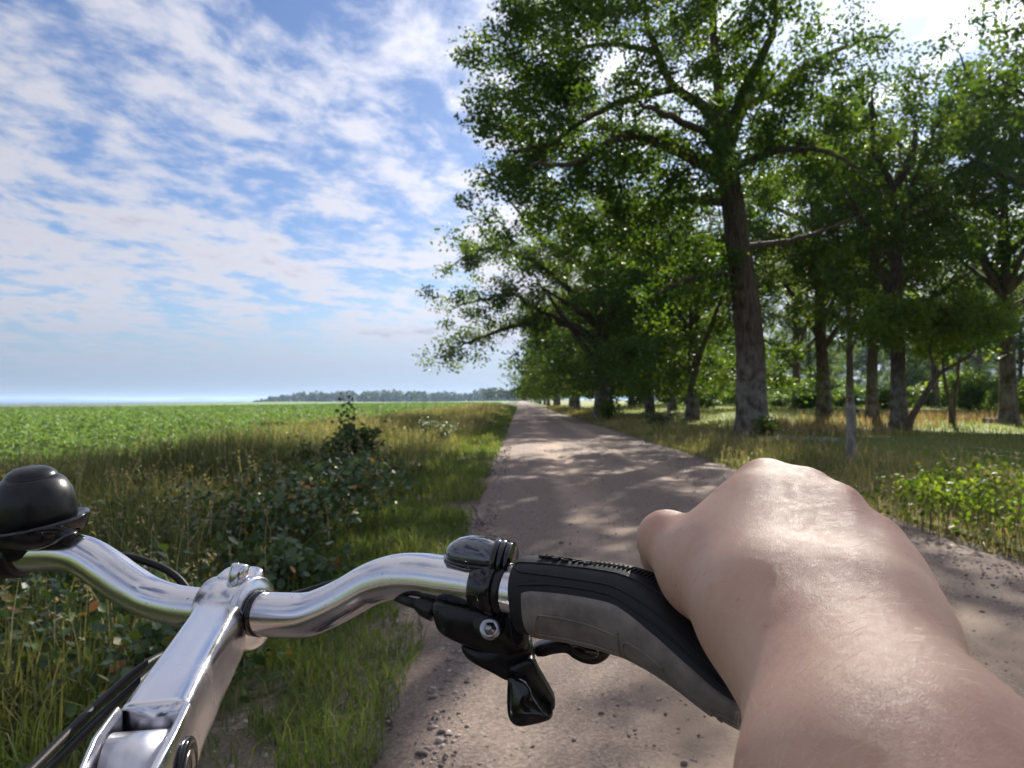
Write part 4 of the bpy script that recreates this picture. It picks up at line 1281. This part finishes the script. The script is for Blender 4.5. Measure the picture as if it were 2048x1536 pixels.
    # far wood on the horizon across the field
    rng = np.random.default_rng(90)
    C, SZ = [], []
    for k in range(520):
        az = rng.uniform(R(-19.3), R(3)); dist = 860 + 220 * rng.random() + 250 * max(0, (-az - R(12)) / R(7))
        x, y = dist * math.sin(az), dist * math.cos(az)
        H = (rng.uniform(8, 13) + 2.0 * vnoise(az * 60, 0.0, 5)) * (1 - .55 * sstep((-az - R(16.2)) / R(3.1)))
        m_ = 90
        v = unit(rng.normal(0, 1, (m_, 3))) * rng.random((m_, 1)) ** .4
        C.append(np.array([x, y, gz(x, y) + H * .52]) + v * [H * .34, H * .34, H * .52]); SZ.append(np.full(m_, 2.6))
    for k in range(14):                                 # a looser row nearer the road's end
        az = R(-2.6 + k * .32); dist = 520 + rng.uniform(-30, 30); x, y = dist * math.sin(az), dist * math.cos(az); H = rng.uniform(8, 11)
        v = unit(rng.normal(0, 1, (120, 3))) * rng.random((120, 1)) ** .4
        C.append(np.array([x, y, H * .58]) + v * [H * .30, H * .30, H * .42]); SZ.append(np.full(120, 1.6))
    LV, LF, LA = leaf_cloud(np.vstack(C), np.concatenate(SZ), rng, .8, up=.8)
    tag(mk('distant_forest', LV, LF, M['far_leaf'], None, False, LA), 'dark distant wood along the horizon beyond the field', 'forest', kind='stuff')

# ------------------------------------------------------------------ grass, weeds and crop
def blades(x, y, h, wd, rng, key, lean=.35, zoff=0.0, curl=1.0):
    n = len(x)
    z = height(x, y) + zoff
    az = rng.uniform(0, 2 * np.pi, n); fa = rng.uniform(0, 2 * np.pi, n)
    ln = np.abs(rng.normal(0, lean, n)) * h
    dx_, dy_ = np.cos(az) * ln, np.sin(az) * ln
    wx, wy = np.cos(fa) * wd / 2, np.sin(fa) * wd / 2
    B = np.stack([x, y, z - .01], -1); Wv = np.stack([wx, wy, 0 * x], -1)
    Mp = B + np.stack([dx_ * .32, dy_ * .32, h * .58], -1)
    Tp = B + np.stack([dx_ * curl, dy_ * curl, np.sqrt(np.maximum(h ** 2 - (ln * .8) ** 2, (.35 * h) ** 2))], -1)
    V = np.stack([B - Wv, B + Wv, Mp + Wv * .8, Mp - Wv * .8, Tp], 1).reshape(-1, 3)
    i = np.arange(n)[:, None] * 5
    return V, [i + np.array([[0, 1, 2, 3]]), i + np.array([[3, 2, 4]])], np.repeat(key, 5)


def stuff(name, lst, mat, label, cat, hexmix=None):
    V, F = merge([(a, b) for a, b, c in lst])
    o = mk(name, V, F, mat, None, False, np.concatenate([c for a, b, c in lst]))
    return tag(o, label, cat, kind='stuff')


def logy(rng, n, a, b): return np.exp(rng.uniform(math.log(a), math.log(b), n))


def seedheads(x, y, h, rng, key):
    """drooping seed heads on dry stalks: a bent stalk blade plus a plume of tiny grains"""
    V, F, A = blades(x, y, h, np.full(len(x), .004) + y * .00035, rng, key, .28)
    tips = V.reshape(-1, 5, 3)[:, 4]; mids = V.reshape(-1, 5, 3)[:, 2]
    g = 9
    s_ = rng.random((len(x), g, 1)) * .42
    C = tips[:, None] + (mids - tips)[:, None] * s_ + rng.normal(0, .012, (len(x), g, 3)) + np.array([0, 0, -.02])
    LV, LF, LA = leaf_cloud(C.reshape(-1, 3), np.repeat(.022 + y * .0010, g), rng, .28, rnd=np.repeat(key, g))
    return [(V, F, A), (LV, [LF], LA)]


if True:
    rng = np.random.default_rng(101)
    # short green strip beside the road
    n = 90000
    y = logy(rng, n, 1.6, 140); x = ROAD_L - .02 - np.abs(rng.beta(1.3, 1.6, n)) * 1.55
    patch = vnoise(x * 1.7, y * 1.1, 31) + .5 * vnoise(x * 5, y * 4, 32)
    edge = (ROAD_L - x)
    keep = (patch > -.38 + .75 * np.exp(-edge / .22) + .35 * (y < 3.6) * (x > -1.3)) | (rng.random(n) < .10)
    keep &= (y > 4.5) | (rng.random(n) < .62)
    x, y = x[keep], y[keep]
    tuft = np.clip(vnoise(x * 3.1, y * 2.3, 35) + .3, 0, 1.3)
    h = (.04 + (.08 + .16 * tuft) * rng.random(len(x)) ** 1.3) * (1 + .7 * sstep((ROAD_L - x - .5) / 1.0)) * (1 + y * .003)
    key = np.clip(.45 + .28 * vnoise(x * 1.3, y * .8, 33) + rng.normal(0, .20, len(x)) + .35 * (rng.random(len(x)) < .06), 0, 1)
    stuff('verge_grass', [blades(x, y, h, .0042 + y * .00055, rng, key, .75)], M['grass'], 'short bright green grass strip along the left road edge', 'grass')
    # tall grass of the left verge
    n = 105000
    y = logy(rng, n, 1.5, 130); x = -1.35 - rng.beta(1.15, 1.0, n) * 5.4
    dens_ = vnoise(x * .9, y * .5, 41)
    x, y = x[dens_ > -.55], y[dens_ > -.55]
    h = (.22 + .48 * rng.random(len(x)) ** 1.3) * sstep((-x - 1.0) / 1.3) * (1 + .25 * vnoise(x * .8, y * .5, 42)) + .08
    h = h * (1 - .25 * np.exp(-((y - 4.2) / 2.2) ** 2) * (x > -4))
    key = np.clip(.30 + .22 * vnoise(x * .6, y * .35, 43) + .16 * sstep((y - 9) / 14) + rng.normal(0, .15, len(x)), 0, 1)
    k2 = rng.choice(len(x), 3000, replace=False)
    lst = [blades(x, y, h, .0055 + y * .0006, rng, key, .62)] + seedheads(x[k2], y[k2], h[k2] * .85 + .32, rng, np.clip(rng.normal(.85, .12, len(k2)), .5, 1))
    stuff('tall_grass', lst, M['tall_grass'], 'tall half-dry wild grass on the left verge', 'grass')
    # broad-leaved weeds low in the verge
    n = 24000
    y = logy(rng, n, 1.5, 30); x = -1.5 - rng.beta(1.1, 1.4, n) * 4.6
    m_ = vnoise(x * 1.1, y * .9, 51) + .4 * vnoise(x * 3, y * 3, 52) > -.02
    x, y = x[m_], y[m_]
    z = height(x, y) + rng.random(len(x)) ** .7 * (.12 + .30 * sstep((-x - 1.4) / 1.2))
    LV, LF, LA = leaf_cloud(np.stack([x, y, z], -1), .055 + y * .003, rng, .6, up=1.2, hexa=True, rnd=np.clip(rng.normal(.35, .2, len(x)), 0, .93))
    stuff('weeds', [(LV, [LF], LA)], M['shrub_leaf'], 'low dark broad-leaved weeds in the left verge', 'weeds')
    # right verge
    n = 52000
    y = logy(rng, n, 3.0, 130); x = ROAD_R + .12 + rng.beta(1.0, 1.2, n) * 3.6
    h = (.08 + .26 * rng.random(len(x)) ** 1.5) * (.55 + .9 * sstep((x - 4.0) / 1.2)) * (1 + .35 * vnoise(x * 1.2, y * .8, 61))
    key = np.clip(.48 + .3 * vnoise(x * .9, y * .6, 62) + rng.normal(0, .17, len(x)), 0, 1)
    k2 = rng.choice(len(x), 1500, replace=False)
    lst = [blades(x, y, h, .0055 + y * .0006, rng, key, .5)] + seedheads(x[k2], y[k2], h[k2] * .9 + .22, rng, np.clip(rng.normal(.8, .12, len(k2)), .5, 1))
    stuff('roadside_grass', lst, M['tall_grass'], 'rough green and straw grass between the road and the fence', 'grass')
    # meadow grass under the trees
    n = 90000
    y = logy(rng, n, 6, 110); x = 6.0 + rng.random(n) ** 1.15 * (8 + y * .75)
    h = (.06 + .20 * rng.random(n) ** 1.6) * (1 + .5 * vnoise(x * .5, y * .4, 71)) * (1 + y * .003)
    key = np.clip(.60 + .30 * vnoise(x * .33, y * .25, 72) + rng.normal(0, .14, n), 0, .95)
    stuff('meadow_grass', [blades(x, y, h, .007 + y * .0007, rng, key, .5)], M['grass'], 'meadow grass in sun and shade under the oaks', 'grass')
    # dry bracken and pale dead grass patches in the pasture
    lst = []
    for px, y0, sxy, cnt in ((1640, 27, (1.3, 1.0), 700), (1960, 40, (4.5, 2.0), 2400), (1740, 34, (1.5, 1.0), 500), (1590, 34, (1.3, 1.5), 400)):
        x0 = px_at(px, 830, y0)[0]
        x = x0 + rng.normal(0, sxy[0], cnt); y = y0 + rng.normal(0, sxy[1], cnt)
        lst.append(blades(x, y, .22 + .32 * rng.random(cnt), .012 + y * .0007, rng, rng.random(cnt), .4))
    stuff('dry_bracken', lst, M['dry_fern'], 'rust and straw coloured dry bracken among the pasture oaks', 'bracken')
    # crop in the field
    lst = []
    n = 210000
    r_ = logy(rng, n, 8.5, 260); az = rng.uniform(R(-42), R(-1.2), n)
    x, y = r_ * np.sin(az), r_ * np.cos(az)
    ok = (x < -6.1 + .5 * vnoise(y * .5, y * 0, 81)) & (coast(x, y) > 3)
    x, y, r_ = x[ok], y[ok], r_[ok]
    tuft = .5 + .5 * vnoise(x * 1.6, y * 1.6, 82)
    z = height(x, y) + .08 + (.10 + .22 * tuft) * rng.random(len(x)) ** .6
    LV, LF, LA = leaf_cloud(np.stack([x, y, z], -1), .06 + r_ * .0034, rng, .55, up=.9, rnd=np.clip(.42 + .16 * vnoise(x * .05, y * .03, 83) + rng.normal(0, .13, len(x)), 0, 1))
    stuff('crop', [(LV, [LF], LA)], M['crop_leaf'], 'dense leafy green crop covering the field', 'crop')


def bush(name, loc, seed, stems, targets, leaf, per, clump, leafmat, label, cat, group=None, hexa=True, rndhi=1.0):
    """stems: list of (points, radii) local to loc"""
    rng = np.random.default_rng(seed)
    root = empty(name, tuple(loc))
    mk('stem', *merge([tube(catmull(p, 4), np.interp(np.linspace(0, 1, (len(p) - 1) * 4 + 1), np.linspace(0, 1, len(r)), r), 6, (1, .3, .1), False) for p, r in stems]), M['thin_bark'], root)['kind'] = 'stuff'
    C = np.vstack([t + rng.normal(0, 1, (per, 3)) * clump for t in targets])
    LV, LF, LA = leaf_cloud(C, leaf, rng, .66, up=1.0, hexa=hexa, rnd=rng.random(len(C)) * rndhi)
    mk('leaves', LV, LF, leafmat, root, False, LA)
    tag(root, label, cat, group)
    return root


if True:
    def spray(rng, n, rad, h, arch=.3, spread=0.0):
        """stems fanning from the root; returns stems and leaf targets along them"""
        st, tg = [], []
        for k in range(n):
            a = rng.uniform(0, 6.28); r = rad * rng.uniform(.3, 1); hh_ = h * rng.uniform(.55, 1)
            e = np.array([math.cos(a) * r, math.sin(a) * r, hh_ * (1 - arch * rng.random())]); m_ = e * [.4, .4, .75] + [0, 0, hh_ * .12]
            b0 = np.array([rng.normal(0, 1), rng.normal(0, 1), 0]) * spread; e = e + b0; m_ = m_ + b0
            st.append(([b0, b0 + (m_ - b0) * .6, m_, e], [.006, .005, .004, .002] if not spread else [.003, .0025, .002, .001]))
            tg += [b0 + (m_ - b0) * .7, m_, (m_ + e) / 2, e]
        return st, tg
    rg = np.random.default_rng(201)
    def at_ground(px, py, Y):
        x = px_at(px, py, Y)[0]
        return np.array([x, Y, gz(x, Y) - .02])
    # tall dark shrub with an upright leader
    L0 = at_ground(705, 940, 12.0)
    st, tg = spray(rg, 26, .50, 1.0, .1)
    st.append(([np.zeros(3), np.array([-.02, 0, .5]), np.array([-.06, 0, 1.0]), np.array([-.11, 0, 1.36])], [.012, .010, .007, .003]))
    tg += [np.array([-.02 - .07 * t, 0, .3 + t * 1.02]) for t in np.linspace(0, 1, 12)]
    bush('shrub', L0, 1, st, np.array(tg), .075, 17, np.array([.085, .085, .07]), M['shrub_leaf'], 'dark leafy shrub with one tall upright shoot in the verge', 'shrub')
    L0 = at_ground(622, 930, 12.4); st, tg = spray(rg, 8, .30, .72, .15)
    bush('shrub', L0, 2, st, np.array(tg), .07, 16, .08, M['shrub_leaf'], 'smaller dark shrub next to the shrub with the tall shoot', 'shrub')
    for i, (px, Y, rad, h, n_, lab) in enumerate([(640, 7.2, 1.0, .72, 44, 'grey-green bramble thicket in front of the dark shrub'), (500, 6.0, .75, .6, 30, 'bramble bush with a few orange leaves behind the stem clamp'),
                                                  (700, 9.4, .8, .7, 30, 'bramble bush at the foot of the dark shrub'), (410, 7.6, .5, .6, 12, 'pale broad-leaved plant between bell and stem'), (560, 4.9, .55, .38, 18, 'low bramble patch just beyond the silver bar bend'),
                                                  (250, 4.2, .6, .40, 20, 'low dark bramble patch behind the left bar'),
                                                  (90, 3.6, .6, .42, 22, 'dark bramble patch beyond the two black cables'), (330, 3.3, .5, .36, 18, 'dark bramble patch between the cables and the stem clamp'), (60, 5.2, .7, .5, 22, 'bramble patch among the tall grass below the bell')]):
        st, tg = spray(rg, n_, rad, h, .35)
        bush('bramble_bush', at_ground(px, 900, Y), 10 + i, st, np.array(tg), .062, 11, .085, M['bramble_leaf'], lab, 'bush')
    for px, Y, lab in ((880, 19.0, 'white-flowered umbel plant near the field edge'), (860, 22.0, 'pale flowering weed beside the white-flowered plant')):
        st, tg = spray(rg, 12, .5, .95, .1)
        o = bush('flowering_plant', at_ground(px, 860, Y), int(Y), st, np.array(tg), .06, 10, .09, M['shrub_leaf'], lab, 'plant')
        C = np.array([s[0][-1] for s in st]); C = np.vstack([C + rg.normal(0, .06, C.shape) * [1, 1, .3] for _ in range(7)])
        LV, LF, LA = leaf_cloud(C, .055, rg, .9, up=2.5)
        mk('flowers', LV, LF, M['petal'], o, False, LA)['kind'] = 'stuff'
    # right-hand side
    L0 = at_ground(1310, 860, 30.5); st, tg = spray(rg, 16, .75, .75, .2)
    bush('shrub', L0, 31, st, np.array(tg), .10, 14, .12, M['shrub_leaf'], 'round dark bush at the foot of the second fence post', 'shrub')
    L0 = at_ground(1215, 850, 43); st, tg = spray(rg, 16, .9, 1.1, .2)
    bush('shrub', L0, 32, st, np.array(tg), .13, 14, .16, M['hazel_leaf'], 'yellow-green bush in front of the low-boughed oak', 'shrub')
    L0 = at_ground(1532, 890, 22.8); st, tg = spray(rg, 14, .38, .75, .15)
    bush('oak_sapling', L0, 33, st, np.array(tg), .10, 12, .10, M['oak_leaf'], 'leafy oak suckers at the foot of the massive oak', 'shrub')
    for i, (px, Y, rad, h, n_, lab) in enumerate([(1915, 7.3, .55, .62, 26, 'sunlit yellow-green weed clump on the right verge'), (1990, 8.6, .6, .6, 22, 'feathery weed clump beside the sunlit yellow-green one'), (1850, 8.8, .5, .45, 16, 'low weed clump by the near fence post'), (2080, 6.4, .5, .5, 16, 'dark green weed clump by the right road edge')]):
        st, tg = spray(rg, n_ * 2, rad * .35, h, .1, rad * .55)
        bush('weed_clump', at_ground(px, 1000, Y), 40 + i, st, np.array(tg), .055, 4, .05, M['hazel_leaf'], lab, 'weeds', hexa=False)

# ------------------------------------------------------------------ fence
M['post_wood'] = bark('post_wood', (0.13, 0.115, 0.10), (0.30, 0.28, 0.26), .3)
M['wire'] = simple('fence_wire', (0.25, 0.25, 0.25), .65, 0.6)
def fence_post(x, y, h, r, label, seed):
    rng = np.random.default_rng(seed)
    z = np.linspace(-.15, h, 9); k = 14; a = np.linspace(0, 2 * np.pi, k, endpoint=False)
    shape = 1 + .12 * np.sin(a * 2 + seed) + .07 * rng.normal(0, 1, k)
    secs = [np.stack([np.cos(a) * r * shape * (1 - .05 * i / 8) + .012 * math.sin(i * .8 + seed), np.sin(a) * r * shape * (1 - .05 * i / 8) + .01 * math.cos(i), np.full(k, zz_) + (i == 8) * (.03 * np.cos(a - 2.2) + .012 * rng.normal(0, 1, k))], -1) for i, zz_ in enumerate(z)]
    V, F = loft(secs)
    root = empty('fence_post', (x, y, gz(x, y)))
    mk('post', V, F, M['post_wood'], root)
    ins = lathe(np.array([r * .9, -.02, h * .90]), np.array([1.0, -.25, 0]), (0, 0, 1), [(-.01, .012), (.02, .012), (.024, .024), (.034, .026), (.040, .016), (.055, .022), (.064, .014), (.066, .0005)], 16)
    mk('insulator', *ins, M['plastic'], root)
    return tag(root, label, 'fence post')
posts = [(5.68, 13.3, 1.17, .082, 'thick split grey fence post with black insulator beside the rough verge'), (6.05, 31.5, 1.12, .07, 'thin dark fence post rising from the round dark bush'), (6.1, 47.5, 1.0, .07, 'distant fence post in front of the low-boughed oak'), (5.9, -2.0, 1.1, .06, 'fence post beside the road outside the meadow')]
for i, (x, y, h, r, lab) in enumerate(posts): fence_post(x, y, h, r, lab, i + 3)
pl = sorted([(x, y, h) for x, y, h, r, lab in posts], key=lambda p: p[1])
for k, (fr, lab) in enumerate(((.66, 'upper thin steel fence wire strung between the posts'), (.60, 'lower thin steel fence wire strung between the posts'))):
    pts = []
    for (x0, y0, h0), (x1, y1, h1) in zip(pl, pl[1:]):
        for t in np.linspace(0, 1, 10, endpoint=False):
            pts.append([x0 + (x1 - x0) * t + .06, y0 + (y1 - y0) * t, gz(x0 + (x1 - x0) * t, y0 + (y1 - y0) * t) + fr * 1.05 - .06 * math.sin(math.pi * t)])
    tag(mk('fence_wire', *tube(np.array(pts), .0013, 6, (0, 0, 1), False), M['wire'], None), lab, 'wire')

# ------------------------------------------------------------------ logs, stones
def fallen_log(px, Y, L, r, rz, label, seed):
    x = px_at(px, 830, Y)[0]; rng = np.random.default_rng(seed)
    t = np.linspace(0, 1, 9)
    path = np.stack([(t - .5) * L, .05 * np.sin(t * 5), .02 * np.sin(t * 3) + r * .8], -1)
    V, F = tube(path, r * (1 - .18 * t) * (1 + .05 * rng.normal(0, 1, 9)), 12, (0, 0, 1))
    root = empty('fallen_log', (x, Y, gz(x, Y))); root.rotation_euler = (0, 0, rz)
    mk('log', V, F, M['post_wood'], root)
    st_ = tube([path[5], path[5] + [.12, .05, r * 2.2]], [r * .35, r * .2], 8, (0, 1, 0)); mk('branch_stub', *st_, M['post_wood'], root)
    tag(root, label, 'log')
fallen_log(1992, 37.0, 1.25, .14, .1, 'grey fallen log lying in the straw-coloured grass', 1)
fallen_log(1765, 30.5, .9, .10, .35, 'short pale log left of the crooked leaning tree', 2)
fallen_log(1600, 22.0, 2.2, .11, -.25, 'dark fallen branch in the grass by the massive oak', 3)

rng = np.random.default_rng(300)
ico = bmesh.new(); bmesh.ops.create_icosphere(ico, subdivisions=1, radius=1)
iv_ = np.array([v.co for v in ico.verts]); if_ = np.array([[v.index for v in f.verts] for f in ico.faces]); ico.free()
n = 12000
y = logy(rng, n, 1.8, 22); u = rng.random(n)
side = rng.random(n)
x = np.where(side < .36, ROAD_L + .25 - np.abs(rng.normal(0, .38, n)), np.where(side < .60, ROAD_R - .3 + rng.normal(0, .35, n), ROAD_L + u * (ROAD_R - ROAD_L)))
sz = np.exp(rng.normal(math.log(.0048), .45, n)) * (1 + y * .035) * np.where(side < .6, 1.25, .85)
sz = np.minimum(sz, .02)
inside = (x > ROAD_L + .02) & (x < ROAD_R - .02)
z = np.where(inside, road_z(x, y) + .008, np.maximum(height(x, y) - .03, -.03) + .012)
q = rng.normal(0, 1, (n, 3, 3)) * .18 + np.eye(3) * np.stack([rng.uniform(.8, 1.3, n), rng.uniform(.8, 1.3, n), rng.uniform(.45, .8, n)], -1)[:, :, None]
V = (iv_[None] @ np.transpose(q, (0, 2, 1))) * sz[:, None, None] + np.stack([x, y, z + sz * .25], -1)[:, None]
F = (if_[None] + (np.arange(n) * len(iv_))[:, None, None]).reshape(-1, 3)
m, t, out = material('pebble')
a = t.n('ShaderNodeAttribute', attribute_name='rnd').outputs['Fac']
principled(t, out, t.ramp(a, [(0, (.10, .085, .08)), (.4, (.20, .165, .15)), (.75, (.30, .25, .22)), (1, (.45, .40, .36))]), .9, 0, .2)
tag(mk('gravel', V.reshape(-1, 3), F, m, None, False, np.repeat(rng.random(n), len(iv_))), 'loose stones scattered over the gravel road', 'gravel', kind='stuff')

# ------------------------------------------------------------------ air
if True:
    hm = bpy.data.materials.new('haze'); hm.use_nodes = True
    ht_ = NT(hm.node_tree); hm.node_tree.nodes.clear()
    pv = ht_.n('ShaderNodeVolumePrincipled')
    pv.inputs['Color'].default_value = (0.40, 0.56, 0.80, 1); pv.inputs['Density'].default_value = 1.7e-4; pv.inputs['Anisotropy'].default_value = 0.35
    ht_.l(pv.outputs[0], ht_.n('ShaderNodeOutputMaterial').inputs['Volume'])
    bx = np.array([[sx_ * 27000, sy_, sz_] for sz_ in (-14.5, 30.0) for sy_ in (-700, 27000) for sx_ in (-1, 1)], float)
    hz_o = mk('haze', bx, np.array([[0, 2, 3, 1], [4, 5, 7, 6], [0, 1, 5, 4], [2, 6, 7, 3], [0, 4, 6, 2], [1, 3, 7, 5]]), hm, None, False)
    tag(hz_o, 'thin pale summer haze filling the air over land and sea', 'haze', kind='stuff')
    scene.cycles.volume_bounces = 0
